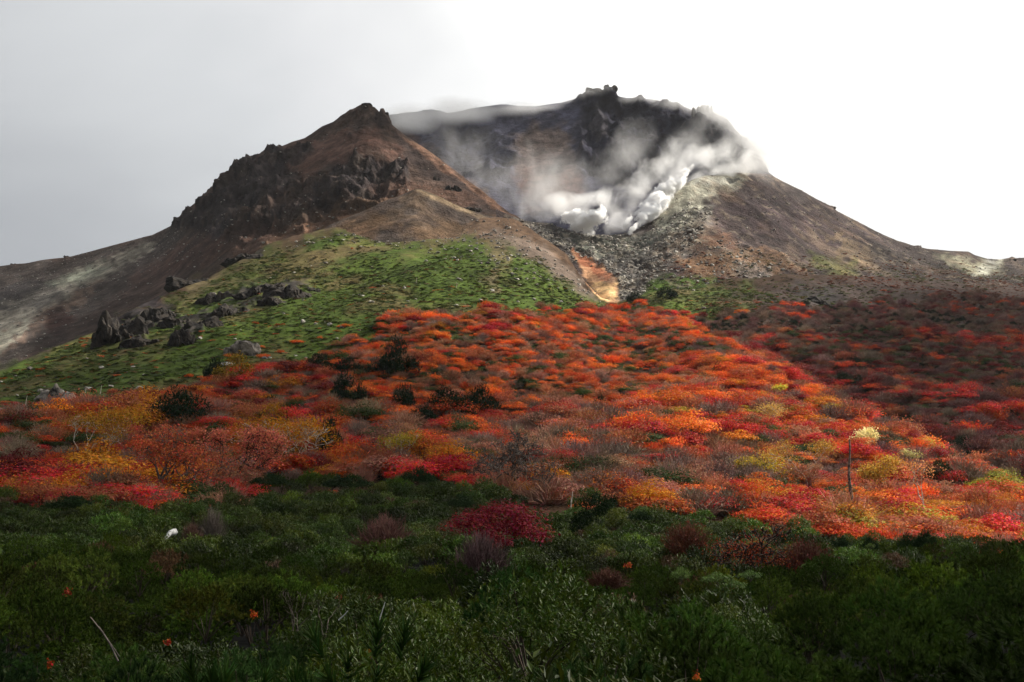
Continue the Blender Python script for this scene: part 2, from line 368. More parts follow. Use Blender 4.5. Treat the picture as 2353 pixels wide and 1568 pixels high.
# ------------------------------------------------------------------ terrain colours (the ground's own, plus painted haze on the wall and thicket shade)
LAY = [  # (area, colour, soft, warp, noise scale, strength)
 # far left slope
 ([(-760,700),(150,600),(400,515),(430,540),(300,660),(150,760),(0,870),(-760,1100)], (92,82,76), 14, 12, .03, 1),
 ([(-760,900),(-20,720),(110,665),(220,615),(320,570),(372,540),(360,560),(230,640),(110,715),(20,770),(-760,1030)], (186,176,158), 10, 16, .05, .9),
 ([(-100,810),(30,760),(150,690),(235,640),(215,668),(110,745),(-10,830),(-100,880)], (158,132,114), 10, 14, .05, .7),
 ([(-300,860),(0,770),(60,735),(60,760),(-20,830),(-300,960)], (205,198,176), 8, 12, .06, .85),
 ([(110,660),(230,610),(262,612),(180,655)], (158,162,142), 10, 10, .05, .8),
 ([(60,650),(130,655),(150,690),(90,710),(-40,730),(-100,700)], (74,70,70), 10, 14, .05, .7),
 ([(100,720),(150,700),(170,730),(140,770),(110,770)], (66,44,38), 8, 10, .06, .9),
 ([(20,855),(90,790),(260,690),(430,590),(620,500),(640,540),(500,600),(300,700),(180,790),(60,850)], (74,60,54), 14, 14, .03, .9),
 ([(300,640),(420,560),(560,520),(500,570),(380,640)], (90,66,58), 14, 14, .03, .6),
 # cone
 ([(620,360),(720,318),(845,300),(905,330),(930,362),(850,362),(780,380),(700,400),(650,385)], (104,78,68), 14, 22, .04, .9),
 ([(720,330),(800,322),(860,330),(800,345),(730,350)], (132,102,90), 10, 12, .05, .5),
 ([(900,290),(960,335),(1180,500),(1110,495),(1000,410),(930,370)], (66,56,54), 14, 12, .04, .8),
 ([(905,300),(1000,352),(1080,420),(1180,500),(1160,500),(1060,420),(980,362)], (140,108,90), 5, 5, .05, .85),
 ([(640,520),(760,480),(900,450),(960,455),(1100,500),(1180,512),(1300,582),(1100,560),(900,548),(700,548),(600,572)], (96,76,60), 16, 16, .03, .9),
 ([(950,520),(1100,512),(1180,520),(1260,560),(1290,590),(1150,560),(1000,545)], (112,92,76), 12, 14, .04, .8),
 # meadow
 ([(-760,1000),(0,865),(200,790),(300,740),(430,690),(600,590),(750,545),(900,548),(1100,556),(1180,572),(1270,625),(1345,690),(1420,712),(1470,690),(1540,655),(1640,650),(1740,665),(1760,700),(1650,760),(1500,760),(1300,750),(1000,780),(700,880),(300,950),(0,990),(-760,1100)], (74,90,38), 22, 34, .02, 1),
 ([(1130,520),(1250,560),(1335,640),(1370,690),(1320,668),(1230,600),(1130,560)], (112,98,88), 9, 12, .05, .9),
 ([(150,800),(240,780),(330,780),(300,830),(200,850),(120,850)], (96,92,56), 16, 18, .04, .7),
 ([(290,790),(420,760),(520,720),(430,790),(330,830),(250,840)], (104,90,66), 12, 14, .05, .7),
 ([(430,650),(560,600),(640,600),(620,640),(520,670),(420,700)], (98,88,62), 16, 16, .05, .8),
 ([(700,590),(800,560),(900,560),(840,590),(720,620)], (110,98,66), 14, 16, .05, .6),
 ([(1100,640),(1140,620),(1150,660),(1120,680)], (124,110,86), 6, 8, .05, .8),
 ([(1120,560),(1180,575),(1170,620),(1140,640),(1130,600)], (120,104,80), 8, 10, .05, .7),
 # gully
 ([(1316,572),(1345,590),(1390,618),(1418,645),(1420,698),(1385,692),(1345,640)], (208,160,122), 5, 6, .06, 1),
 ([(1316,572),(1340,582),(1400,630),(1412,655),(1380,650),(1340,610)], (182,118,88), 4, 9, .07, .85),
 ([(1360,650),(1418,655),(1420,696),(1385,692)], (230,188,136), 4, 9, .07, .8),
]
LAY4 = [
 ([(1190,490),(1330,530),(1500,535),(1560,480),(1640,470),(1610,560),(1520,630),(1455,700),(1424,706),(1415,640),(1340,580),(1240,550)], (112,108,104), 12, 14, .04, 1),
 ([(1290,540),(1500,540),(1550,490),(1600,500),(1540,560),(1430,590),(1330,572)], (116,120,108), 12, 16, .05, .8),
 ([(1500,560),(1600,500),(1650,520),(1560,600),(1470,660)], (104,88,76), 14, 16, .05, .8),
 ([(1495,530),(1525,465),(1560,428),(1620,400),(1715,395),(1700,432),(1620,460),(1590,500),(1540,525)], (188,186,168), 12, 16, .05, .85),
 ([(1590,420),(1660,408),(1700,420),(1640,440)], (210,208,194), 8, 14, .06, .8),
 ([(1640,470),(1760,440),(1900,500),(2060,570),(2000,600),(1850,560),(1700,520)], (74,62,64), 18, 16, .03, .8),
 ([(1900,530),(2000,570),(2060,620),(2000,610),(1930,570)], (128,110,86), 8, 20, .06, .6),
 ([(1560,600),(1640,570),(1800,590),(1850,630),(1700,640),(1600,650)], (130,100,74), 14, 18, .04, .7),
 ([(1550,545),(1650,530),(1700,560),(1620,580)], (120,90,72), 12, 14, .05, .7),
 ([(1690,600),(1760,640),(1900,680),(1850,700),(1700,650)], (110,104,100), 12, 14, .04, .7),
 ([(1460,690),(1500,650),(1560,640),(1650,650),(1760,690),(1700,720),(1500,720)], (70,92,32), 10, 14, .05, .9),
 ([(1860,575),(1960,600),(1980,640),(1920,640),(1860,610)], (84,88,48), 12, 16, .05, .8),
 ([(2000,570),(2120,578),(2240,600),(2353,600),(3100,560),(3100,700),(2353,700),(2150,680),(2020,650)], (66,58,56), 18, 18, .03, .9),
 ([(2150,588),(2200,592),(2250,600),(2310,600),(2300,620),(2275,632),(2230,630),(2190,610)], (168,164,140), 8, 12, .06, .9),
 ([(2255,598),(2300,598),(2270,634),(2240,634)], (205,205,190), 6, 8, .06, .7),
]
LAY1b = [  # ground under the autumn scrub and the thicket
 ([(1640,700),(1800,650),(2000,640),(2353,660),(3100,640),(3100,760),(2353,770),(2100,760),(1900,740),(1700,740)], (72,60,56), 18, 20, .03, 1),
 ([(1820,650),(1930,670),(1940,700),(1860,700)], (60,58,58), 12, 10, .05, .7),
]
def paint(U, W, P, base, layers, bandn=.16):
    C = np.ones(U.shape + (3,)) * srgb(base)
    for i, (poly, c, so, wa, ws, k) in enumerate(layers):
        m = area(U, W, poly, so, wa, ws, i + 50) * k
        C = C*(1 - m[..., None]) + srgb(c)*m[..., None]
    return C
def finish(C, P, amt=.45, s=.05, seed=1, dark=.8):
    x, y, z = P[..., 0], P[..., 1], P[..., 2]
    nse = fbm(x*s, y*s, z*s + seed, 5); n2 = fbm(x*s*4, y*s*4, z*s*4 + seed, 3)
    C = C * np.exp(amt*nse + amt*.6*n2)[..., None]
    return np.clip(C*KA, .004, .75)
def mixc(C, m, c): return C*(1 - m[..., None]) + srgb(c)*m[..., None]

C1 = paint(U1, W1, P1, (64,48,36), LAY + LAY1b)
x, y, z = P1[..., 0], P1[..., 1], P1[..., 2]
# meadow mottling: yellower, darker green, brown earth
mead = area(U1, W1, LAY[15][0], 14, 16, .03, 15)
C1 = mixc(C1, mead*sstep(.1, .5, fbm(x*.06, y*.03, 3, 4) + .5*sstep(640, 540, W1))*.7, (104,88,62))
C1 = mixc(C1, mead*sstep(.1, .6, fbm(x*.12, y*.07, 8, 4))*.5, (66,84,34))
C1 = mixc(C1, mead*sstep(.2, .6, fbm(x*.1, y*.05, 13, 3))*.5, (86,102,42))
gul = np.zeros_like(mead)
for q in (LAY[-3], LAY[-2], LAY[-1]): pass
C1 = mixc(C1, OM1*sstep(-.7, .0, fbm(x*.12, y*.1, z*.1, 4))*.92, (50,46,48))
C1 = mixc(C1, OM1*sstep(.3, .7, fbm(x*.3, y*.2, z*.1+5, 3))*.7, (112,104,96))
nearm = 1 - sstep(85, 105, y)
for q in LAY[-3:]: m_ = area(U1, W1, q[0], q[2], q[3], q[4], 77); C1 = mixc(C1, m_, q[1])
C1 = mixc(C1, nearm, (13,14,8))  # ground under the thicket blackened: shade between bushes put into its colour
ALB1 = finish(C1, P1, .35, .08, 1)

C2 = paint(U2, W2, P2, (86,70,62), LAY)
x, y, z = P2[..., 0], P2[..., 1], P2[..., 2]
st = fbm((U2*.55 + W2*.95)*.03, (U2 - W2)*.004, 0, 5)     # scree streaks down the far left slope
left = area(U2, W2, [(-760,640),(400,500),(600,500),(300,700),(0,900),(-760,1100)], 30, 10, .02, 60)
C2 = C2 * np.exp(left*st*.55)[..., None]
C2 = mixc(C2, CM2*sstep(-.6, .2, fbm(x*.03, y*.03, z*.04, 4))*.8, (62,58,60))
C2 = mixc(C2, CM2*sstep(.25, .6, fbm(x*.2, y*.1, z*.12, 4))*.6, (104,92,84)); C2 = mixc(C2, CM2*sstep(.15, .5, fbm(x*.25+9, y*.1, z*.08, 4))*.7, (34,32,36))
C2 = mixc(C2, sstep(.2, .6, fbm(x*.02, y*.02, z*.03+7, 4))*.5*(1-left), (112,84,70))
rd = np.minimum.reduce([np.abs(U2-700)]*1)
C2 = mixc(C2, sstep(60, 20, np.abs(W2 - 300) + 0*rd)*0, (50,46,48))
ALB2 = finish(C2, P2, .5, .07, 2)
C2b = paint(U2b, W2b, P2b, (88,78,72), [([(690,560),(820,500),(880,480),(900,520),(820,560)], (110,86,66), 20, 14, .04, .9),
      ([(950,436),(968,430),(1120,500),(1100,502),(1000,462)], (156,136,110), 4, 3, .05, .9), ([(900,520),(1180,505),(1250,560),(1000,560)], (110,88,70), 10, 12, .04, .8)])
C2b = mixc(C2b, sstep(.1, .5, fbm(P2b[..., 0]*.08, P2b[..., 1]*.08, 4, 4))*.5, (104,84,64)); C2b = mixc(C2b, sstep(.1, .5, fbm(P2b[..., 0]*.12, P2b[..., 1]*.1, 14, 4))*.6, (66,56,52))
ALB2b = finish(C2b, P2b, .45, .1, 3)

C3 = paint(U3, W3, P3, (76,76,92), [  # base tinted blue, putting distance haze into the wall's colour
 ([(1180,330),(1230,290),(1290,290),(1325,350),(1330,430),(1260,470),(1200,430)], (108,92,80), 20, 24, .04, .7),
 ([(1190,390),(1290,380),(1340,420),(1320,480),(1220,480)], (110,82,74), 20, 24, .04, .7),
 ([(880,270),(940,300),(1100,430),(1180,500),(1120,450),(980,350)], (120,98,84), 8, 8, .04, .6),
 ([(1320,250),(1345,215),(1400,205),(1440,228),(1560,240),(1590,300),(1570,400),(1480,430),(1400,430),(1330,390)], (54,54,66), 12, 16, .04, .95),
 ([(1590,256),(1635,244),(1690,296),(1765,400),(1640,420),(1590,340)], (54,54,62), 12, 14, .04, .9)])
C3 = mixc(C3, CM3*sstep(.2, .5, fbm(P3[..., 0]*.12, P3[..., 1]*.05, P3[..., 2]*.05, 4))*.6, (92,88,92))
ALB3 = finish(C3, P3, .5, .05, 4)

C4 = paint(U4, W4, P4, (72,62,61), LAY[-3:] + LAY4)
x, y, z = P4[..., 0], P4[..., 1], P4[..., 2]
st = fbm((U4*.6 - W4*.85)*.035, (U4+W4)*.005, 2, 5)
C4 = C4 * np.exp(st*.7)[..., None]
C4 = mixc(C4, sstep(.45, .8, st)*.35*sstep(1700, 1850, U4), (136,116,88))
spk = fbm(x*.35, y*.3, z*.3, 3)
rubc = np.maximum(rub, sstep(0, 1, C4[..., 0]*0))
C4 = mixc(C4, rub*sstep(.15, .5, spk)*.8, (176,168,152)); C4 = mixc(C4, rub*sstep(-.2, -.6, spk)*.7, (52,50,52))
for q in LAY[-3:]: C4 = mixc(C4, area(U4, W4, q[0], q[2], q[3], q[4], 77), q[1])
C4 = mixc(C4, sstep(.35, .7, fbm(x*.05, y*.05, z*.05 + 9, 4))*.4, (112,92,76))
C4 = mixc(C4, sstep(.3, .6, fbm(x*.16, y*.1, z*.16 + 3, 4))*.4, (70,62,58)); C4 = mixc(C4, sstep(.35, .6, fbm(x*.3+5, y*.2, z*.3, 3))*.4, (150,136,118))
ALB4 = finish(C4, P4, .4, .08, 5)

def terrain(name, P, alb, mat, label):
    m, n = P.shape[:2]
    me = mesh_np(name, P.reshape(-1, 3), grid_faces(m, n), {'albedo': alb.reshape(-1, 3)}, True, mat)
    return tag(link_ob(name, me), label, kind='structure')
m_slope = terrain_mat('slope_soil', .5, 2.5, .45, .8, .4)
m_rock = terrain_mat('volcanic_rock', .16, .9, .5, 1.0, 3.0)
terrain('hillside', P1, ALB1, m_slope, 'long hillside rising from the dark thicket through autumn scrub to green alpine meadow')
terrain('mountain_cone', P2, ALB2, m_rock, 'brown craggy lava cone with pale scree slope running down to the left')
terrain('scree_ridge', P2b, ALB2b, m_rock, 'small grey scree ridge with pale crest below the cone')
terrain('crater_wall', P3, ALB3, m_rock, 'dark steep crater wall topped by jagged summit crags')
terrain('mountain_shoulder', P4, ALB4, m_rock, 'brown stony shoulder right of the crater with rubble and sulphur stains')
# low ground all round, out to the horizon
gx = np.concatenate([-np.geomspace(9000, 30, 24), np.linspace(-25, 25, 5), np.geomspace(30, 9000, 24)])
X, Y = np.meshgrid(gx, gx); Z = -7.5 - .02*np.hypot(X, Y) + 2.0*fbm(X*.01, Y*.01, 0, 3) + 0*X
me = mesh_np('ground', np.stack([X, Y, Z], -1).reshape(-1, 3), grid_faces(len(gx), len(gx)), {'albedo': np.tile(srgb((60,62,38)), (X.size, 1))}, True, m_slope)
tag(link_ob('ground', me), 'low dark ground round the hillside', kind='structure')
# ------------------------------------------------------------------ finding the ground
def look(W, P, US, u, v, top=None):
    j = int(np.clip(round((u - US[0]) / (US[1]-US[0])), 0, len(US) - 1))
    col = W[:top, j] if top else W[:, j]
    k = np.argmax(col <= v)
    if not (col <= v).any(): k = len(col) - 1
    return P[k, j].copy()
TOP1 = P1.shape[0] - 9
def slope_at(u, v): return look(W1, P1, US1, u, v, TOP1)
_j = np.arange(0, len(US1), 4)
def slope_xy(x, y):
    z = -2.0
    for _ in range(3):
        u = 1176.5 + F*x/(y*CP + z*SP)
        j = int(np.clip(round((u - US1[0]) / 3.3), 0, len(US1) - 1))
        z = float(np.interp(y, D1[:TOP1, j], P1[:TOP1, j, 2]))
    return z

# ------------------------------------------------------------------ plant materials
def leaf_mat(name, trans=.3, rough=.6, spec=.2, vary=.5, gloss_vary=False):
    m, nt, o = new_mat(name)
    at = N(nt, 'ShaderNodeAttribute', attribute_name='col', attribute_type='INSTANCER')
    lv = N(nt, 'ShaderNodeAttribute', attribute_name='lv')
    mr = N(nt, 'ShaderNodeMapRange'); mr.inputs['To Min'].default_value = 1 - vary; mr.inputs['To Max'].default_value = 1 + vary
    link(nt, lv.outputs['Fac'], mr.inputs['Value'])
    hs = N(nt, 'ShaderNodeHueSaturation'); link(nt, at.outputs['Color'], hs.inputs['Color']); link(nt, mr.outputs[0], hs.inputs['Value'])
    m2 = N(nt, 'ShaderNodeMath', operation='MULTIPLY_ADD'); m2.inputs[1].default_value = .05; m2.inputs[2].default_value = .475
    ml = N(nt, 'ShaderNodeMath', operation='FRACT'); mm = N(nt, 'ShaderNodeMath', operation='MULTIPLY'); mm.inputs[1].default_value = 7.3
    link(nt, lv.outputs['Fac'], mm.inputs[0]); link(nt, mm.outputs[0], ml.inputs[0]); link(nt, ml.outputs[0], m2.inputs[0]); link(nt, m2.outputs[0], hs.inputs['Hue'])
    b = N(nt, 'ShaderNodeBsdfPrincipled'); b.inputs['Roughness'].default_value = rough; b.inputs['Specular IOR Level'].default_value = spec
    t = N(nt, 'ShaderNodeBsdfTranslucent'); mix = N(nt, 'ShaderNodeMixShader'); mix.inputs[0].default_value = trans
    link(nt, hs.outputs['Color'], b.inputs['Base Color']); link(nt, hs.outputs['Color'], t.inputs['Color'])
    link(nt, b.outputs[0], mix.inputs[1]); link(nt, t.outputs[0], mix.inputs[2]); link(nt, mix.outputs[0], o.inputs['Surface'])
    return m
def plain_mat(name, c1, c2, scale=3, rough=.85, bump=.3, bd=.05):
    m, nt, o = new_mat(name)
    b = N(nt, 'ShaderNodeBsdfPrincipled'); b.inputs['Roughness'].default_value = rough; b.inputs['Specular IOR Level'].default_value = .2
    tc = N(nt, 'ShaderNodeTexCoord'); n = N(nt, 'ShaderNodeTexNoise'); n.inputs['Scale'].default_value = scale; n.inputs['Detail'].default_value = 6; n.inputs['Roughness'].default_value = .7
    link(nt, tc.outputs['Object'], n.inputs['Vector'])
    r = N(nt, 'ShaderNodeValToRGB'); link(nt, n.outputs['Fac'], r.inputs[0])
    r.color_ramp.elements[0].position = .38; r.color_ramp.elements[1].position = .64
    r.color_ramp.elements[0].color = (*srgb(c1), 1); r.color_ramp.elements[1].color = (*srgb(c2), 1)
    link(nt, r.outputs[0], b.inputs['Base Color'])
    bp = N(nt, 'ShaderNodeBump'); bp.inputs['Strength'].default_value = bump; bp.inputs['Distance'].default_value = bd
    link(nt, n.outputs['Fac'], bp.inputs['Height']); link(nt, bp.outputs[0], b.inputs['Normal']); link(nt, b.outputs[0], o.inputs['Surface'])
    return m
M_leaf = leaf_mat('autumn_leaves', .3, .7, .1, .55)
M_need = leaf_mat('pine_needles', .2, .8, .04, .62)
M_broad = leaf_mat('glossy_leaves', .2, .42, .1, .6)
M_twig = leaf_mat('twigs', .0, .8, .15, .4)
M_bark = plain_mat('dark_bark', (30, 24, 20), (74, 62, 52), 6)
M_birch = plain_mat('pale_bark', (120, 108, 96), (226, 216, 200), 5)
M_dead = plain_mat('weathered_dead_wood', (50, 44, 42), (128, 116, 106), 3)
M_stone = plain_mat('pale_stone', (92, 88, 84), (196, 190, 178), 1.3, .9, .8, .1)
M_darkstone = plain_mat('dark_lava_stone', (70, 66, 64), (142, 134, 126), .8, .9, .8, .15)
M_lava = plain_mat('fluted_lava', (16, 15, 16), (56, 50, 44), .5, .95, 1.0, .5)
M_bleach = plain_mat('bleached_wood', (150, 150, 148), (215, 215, 212), 5)

# ------------------------------------------------------------------ plant shapes
def unit(a): return a / (np.linalg.norm(a, axis=-1, keepdims=True) + 1e-9)
def quads(c, nrm, size, rs, aspect=.55, axis=None):
    """rhombic leaves at c (n,3) facing nrm"""
    n = len(c); nrm = unit(nrm)
    a = rs.normal(size=(n, 3)) if axis is None else axis
    t = unit(np.cross(nrm, a)) if axis is None else unit(a)
    b = np.cross(nrm, t); s = size[:, None]
    V = np.stack([c - t*s, c - b*s*aspect + nrm*s*.12, c + t*s, c + b*s*aspect + nrm*s*.12], 1).reshape(-1, 3)
    Fq = np.arange(4*n).reshape(n, 4)
    return V, Fq
def tubes(segs, sides=4):
    """segs: (p0, p1, r0, r1)"""
    p0 = np.array([s[0] for s in segs], float); p1 = np.array([s[1] for s in segs], float)
    r0 = np.array([s[2] for s in segs], float); r1 = np.array([s[3] for s in segs], float)
    d = unit(p1 - p0); up = np.where(np.abs(d[:, 2:3]) > .9, [[1., 0, 0]], [[0, 0, 1.]])
    a = unit(np.cross(d, up)); b = np.cross(d, a); n = len(segs)
    th = np.arange(sides)*2*np.pi/sides
    ring = a[:, None]*np.cos(th)[None, :, None] + b[:, None]*np.sin(th)[None, :, None]
    V = np.concatenate([p0[:, None] + ring*r0[:, None, None], p1[:, None] + ring*r1[:, None, None]], 1).reshape(-1, 3)
    base = (np.arange(n)*2*sides)[:, None]; k = np.arange(sides)[None]; k2 = (k+1) % sides
    Fq = np.stack([base+k, base+k2, base+sides+k2, base+sides+k], -1).reshape(-1, 4)
    return V, Fq
def merge(parts):
    """parts: (V, F, lv or None, material index) -> one mesh's arrays"""
    Vs, Fs, L, MI = [], [], [], []; o = 0
    for V, Fq, lv, mi in parts:
        Vs.append(V); Fs.append(Fq + o); o += len(V)
        L.append(np.full(len(V), .5) if lv is None else lv); MI.append(np.full(len(Fq), mi))
    return np.concatenate(Vs), Fs, np.concatenate(L), np.concatenate(MI)
def to_mesh(name, parts, mats, smooth=False):
    V, Fs, L, MI = merge(parts)
    me = mesh_np(name, V, Fs, {'lv': L}, smooth, mats)
    if len(mats) > 1: me.polygons.foreach_set('material_index', MI.astype(np.int32))
    return me
def branchy(rs, p, d, L, r, depth, spread=.6, up=.15, kids=(2, 3), shrink=.72, segs=None, tips=None, curve=.25, rmin=.004):
    if segs is None: segs = []
    if tips is None: tips = []
    d = unit(np.array(d, float)); p = np.array(p, float); k = 3
    for i in range(k):
        q = p + d*L/k; r1 = max(r*(1 - .28/k), rmin); segs.append((p, q, r, r1)); p = q; r = r1
        d = unit(d + rs.normal(size=3)*curve + np.array([0, 0, up*.3]))
    if depth == 0: tips.append((p, d)); return segs, tips
    for i in range(rs.randint(kids[0], kids[1] + 1)):
        nd = unit(d + rs.normal(size=3)*spread + np.array([0, 0, up]))
        branchy(rs, p, nd, L*shrink*rs.uniform(.75, 1.15), max(r*.68, rmin), depth - 1, spread, up, kids, shrink, segs, tips, curve, rmin)
    return segs, tips
def lobed(rs, k, h, flat=.55, r=(.16, .27)):
    """overlapping flattened lobes that make up a low domed crown of unit width"""
    out = []
    for i in range(k):
        a = rs.uniform(0, 2*np.pi); q = math.sqrt(rs.uniform(0, 1))*.36
        rr = rs.uniform(*r)*rs.choice([.6, .85, 1.0, 1.15]); z = h*(1 - (q/.5)**2*.8)*rs.uniform(.55, .95)
        out.append((np.array([q*math.cos(a), q*math.sin(a), z]), np.array([rr, rr, rr*flat])))
    return out
def crown_pts(rs, lobes, n, top=-.25):
    i = rs.randint(0, len(lobes), n); d = unit(rs.normal(size=(n, 3)))
    d[:, 2] = np.where(d[:, 2] < top, -d[:, 2], d[:, 2])
    C = np.array([l[0] for l in lobes])[i]; R = np.array([l[1] for l in lobes])[i]
    rad = rs.uniform(.6, 1.08, n)[:, None]
    return C + d*R*rad, unit(d/R*.2 + np.array([0, 0, .6]) + rs.normal(size=(n, 3))*.35), i
def maple_shape(seed, n=900, k=11, h=.42, ls=.026, flat=.5, name='maple_shrub', dens=1.0):
    rs = RS(seed); lobes = lobed(rs, k, h, flat)
    c, nr, li = crown_pts(rs, lobes, n)
    V, Fq = quads(c, nr, rs.uniform(.6, 1.3, n)*ls, rs, .6)
    lob = rs.uniform(0, 1, k)
    lv = np.repeat(np.clip(.55*rs.uniform(0, 1, n) + .45*lob[li], 0, 1), 4)
    segs = []
    for s in range(7):
        a = rs.uniform(0, 6.28); l = lobes[rs.randint(k)][0]
        segs.append((np.array([0.03*math.cos(a), .03*math.sin(a), -.08]), l*np.array([.6, .6, .6]), .012, .008)); segs.append((l*.6, l, .008, .003))
    TV, TF = tubes(segs, 3)
    return to_mesh(name, [(V, Fq, lv, 0), (TV, TF, None, 1)], [M_leaf, M_bark])
def bare_shape(seed, n=260, h=.5, name='bare_shrub', leaves=60):
    rs = RS(seed); a = rs.uniform(0, 6.28, n); t = rs.beta(1.4, 1.2, n)*1.15
    d = np.stack([np.sin(t)*np.cos(a), np.sin(t)*np.sin(a), np.cos(t)*1.0], -1)
    L = rs.uniform(.32, .5, n)[:, None]*np.array([1, 1, h/.5]); q = rs.uniform(0, .2, (n, 1))
    root = d*q*np.array([1, 1, .5]); mid = root + d*L*.5 + rs.normal(size=(n, 3))*.02; tip = mid + unit(d + rs.normal(size=(n, 3))*.45 + [0, 0, .2])*L*.5
    mid2 = mid + (tip-mid)*.3; tip2 = mid2 + unit(d + rs.normal(size=(n, 3))*.7 + [0, 0, .2])*L*.4
    S = [(root[i], mid[i], .006, .0045) for i in range(n)] + [(mid[i], tip[i], .0045, .002) for i in range(n)] + [(mid2[i], tip2[i], .004, .002) for i in range(n)]
    V, Fq = tubes(S, 3); lv = np.repeat(rs.uniform(0, 1, len(S)), 6)
    parts = [(V, Fq, lv, 0)]
    if leaves:
        c = tip[rs.randint(0, n, leaves)] + rs.normal(size=(leaves, 3))*.03
        LV, LF = quads(c, rs.normal(size=(leaves, 3)) + [0, 0, .6], rs.uniform(.012, .026, leaves), rs)
        parts.append((LV, LF, np.repeat(rs.uniform(.4, 1, leaves), 4), 1))
    return to_mesh(name, parts, [M_twig, M_leaf])
def shoots(rs, base, d, L, W, nn, fan=.55, start=.1):
    """bottle-brush shoots: nn needle blades round each axis -> V, tri F, lv"""
    m = len(base); i = np.repeat(np.arange(m), nn); t = rs.uniform(start, 1, m*nn)[:, None]
    ax = unit(d)[i]; Ls = L[i][:, None]
    r = rs.normal(size=(m*nn, 3)); r = unit(r - (r*ax).sum(-1, keepdims=True)*ax)
    dirn = unit(ax*(.55 + .6*t) + r*(fan + .25*(1-t)))
    p = base[i] + ax*Ls*t*.62; tip = p + dirn*Ls*rs.uniform(.42, .6, (m*nn, 1))
    side = unit(np.cross(dirn, r + rs.normal(size=r.shape)*.2))*(W[i][:, None])
    V = np.stack([p - side, p + side, tip], 1).reshape(-1, 3)
    lv = np.repeat(np.clip(.6*rs.uniform(0, 1, m)[i] + .4*rs.uniform(0, 1, m*nn), 0, 1), 3)
    return V, np.arange(3*m*nn).reshape(-1, 3), lv
def dome_pts(rs, n, h, rad=.5, lump=.12, seed=0, low=.0, full=0):
    # rounded lumps, each a small dome, sitting on a larger one
    k = 16; la = rs.uniform(0, 2*np.pi, k); lq = np.sqrt((np.arange(k) + .5)/k)*rad*.86
    lz = h*(1 - (lq/rad)**2*.9)*rs.uniform(.66, 1.0, k); lr = rs.uniform(.09, .17, k)*(1 + lump)
    C = np.stack([lq*np.cos(la + np.arange(k)*2.4), lq*np.sin(la + np.arange(k)*2.4), lz - lr*.55], -1)
    if full:                                              # more lumps round the foot, so that it stands on the ground
        fa = rs.uniform(0, 6.28, full); C = np.concatenate([C, np.stack([.33*np.cos(fa), .33*np.sin(fa), rs.uniform(.02, .3, full)*h], -1)]); lr = np.concatenate([lr, rs.uniform(.12, .2, full)]); k += full
    i = rs.randint(0, k, n); d = unit(rs.normal(size=(n, 3))); d[:, 2] = np.abs(d[:, 2]) - .12*(rs.uniform(size=n) < .4)
    P = C[i] + d*lr[i][:, None]*[1, 1, .85]*rs.uniform(.85, 1.05, (n, 1)) + [0, 0, low]
    return P, unit(d + [0, 0, .25])
def pine_shape(seed, n=230, nn=34, h=.5, L=.06, W=.0026, name='dwarf_pine', lump=.16, fan=.55, full=0):
    """a dwarf pine bush of unit width, covered with upright needle shoots"""
    rs = RS(seed); P, nr = dome_pts(rs, n, h, .46, lump, seed, full=full)
    d = unit(nr + [0, 0, .25] + rs.normal(size=(n, 3))*.3); Ls = rs.uniform(.75, 1.25, n)*L
    V, Fq, lv = shoots(rs, P, d, Ls, np.full(n, W), nn, fan)
    segs = [((0, 0, -.15), P[i]*[.5, .5, .35], .008, .006) for i in range(0, 9)] + [(P[i]*[.5, .5, .35], P[i]*.92, .006, .003) for i in range(0, 9)]
    TV, TF = tubes(segs, 3)
    return to_mesh(name, [(V, Fq, lv, 0), (TV, TF, None, 1)], [M_need, M_bark])
def broad_shape(seed, n=230, per=8, h=.5, ls=.021, name='evergreen_shrub', lump=.18):
    """glossy broadleaf evergreen: whorls of long leaves on upright tips"""
    rs = RS(seed); P, nr = dome_pts(rs, n, h, .46, lump, seed)
    d = unit(nr*.55 + [0, 0, .75] + rs.normal(size=(n, 3))*.25)
    i = np.repeat(np.arange(n), per); a = rs.uniform(0, 6.28, n*per)
    r = rs.normal(size=(n*per, 3)); ax = d[i]; r = unit(r - (r*ax).sum(-1, keepdims=True)*ax)
    dirn = unit(ax*rs.uniform(.25, 1.3, (n*per, 1)) + r); s = rs.uniform(.75, 1.3, n*per)*ls
    c = P[i] + ax*rs.uniform(-.05, .02, (n*per, 1)) + dirn*s[:, None]
    nn_ = unit(np.cross(dirn, np.cross(ax, dirn)) + rs.normal(size=dirn.shape)*.15)
    V, Fq = quads(c, nn_, s, rs, .34, axis=dirn)
    lv = np.repeat(np.clip(.5*rs.uniform(0, 1, n)[i] + .5*rs.uniform(0, 1, n*per), 0, 1), 4)
    segs = [((0, 0, -.15), P[j]*[.5, .5, .35], .007, .005) for j in range(10)] + [(P[j]*[.5, .5, .35], P[j]*.92, .005, .003) for j in range(10)]
    TV, TF = tubes(segs, 3)
    return to_mesh(name, [(V, Fq, lv, 0), (TV, TF, None, 1)], [M_broad, M_bark])
def conifer_shape(seed, n=2600, h=.5, name='dark_pine'):
    rs = RS(seed); P, nr = dome_pts(rs, n, h, .44, .12, seed, full=16); P = P*rs.uniform(.9, 1.0, (n, 1))
    V, Fq = quads(P, nr + rs.normal(size=(n, 3))*.5, rs.uniform(.5, 1.4, n)*.022, rs, .4)
    V2, F2, l2 = shoots(rs, P[:420], unit(nr[:420] + [0, 0, .5]), np.full(420, .07), np.full(420, .005), 10, .6)
    return to_mesh(name, [(V, Fq, np.repeat(rs.uniform(0, .9, n), 4), 0), (V2, F2, l2, 0)], [M_need])
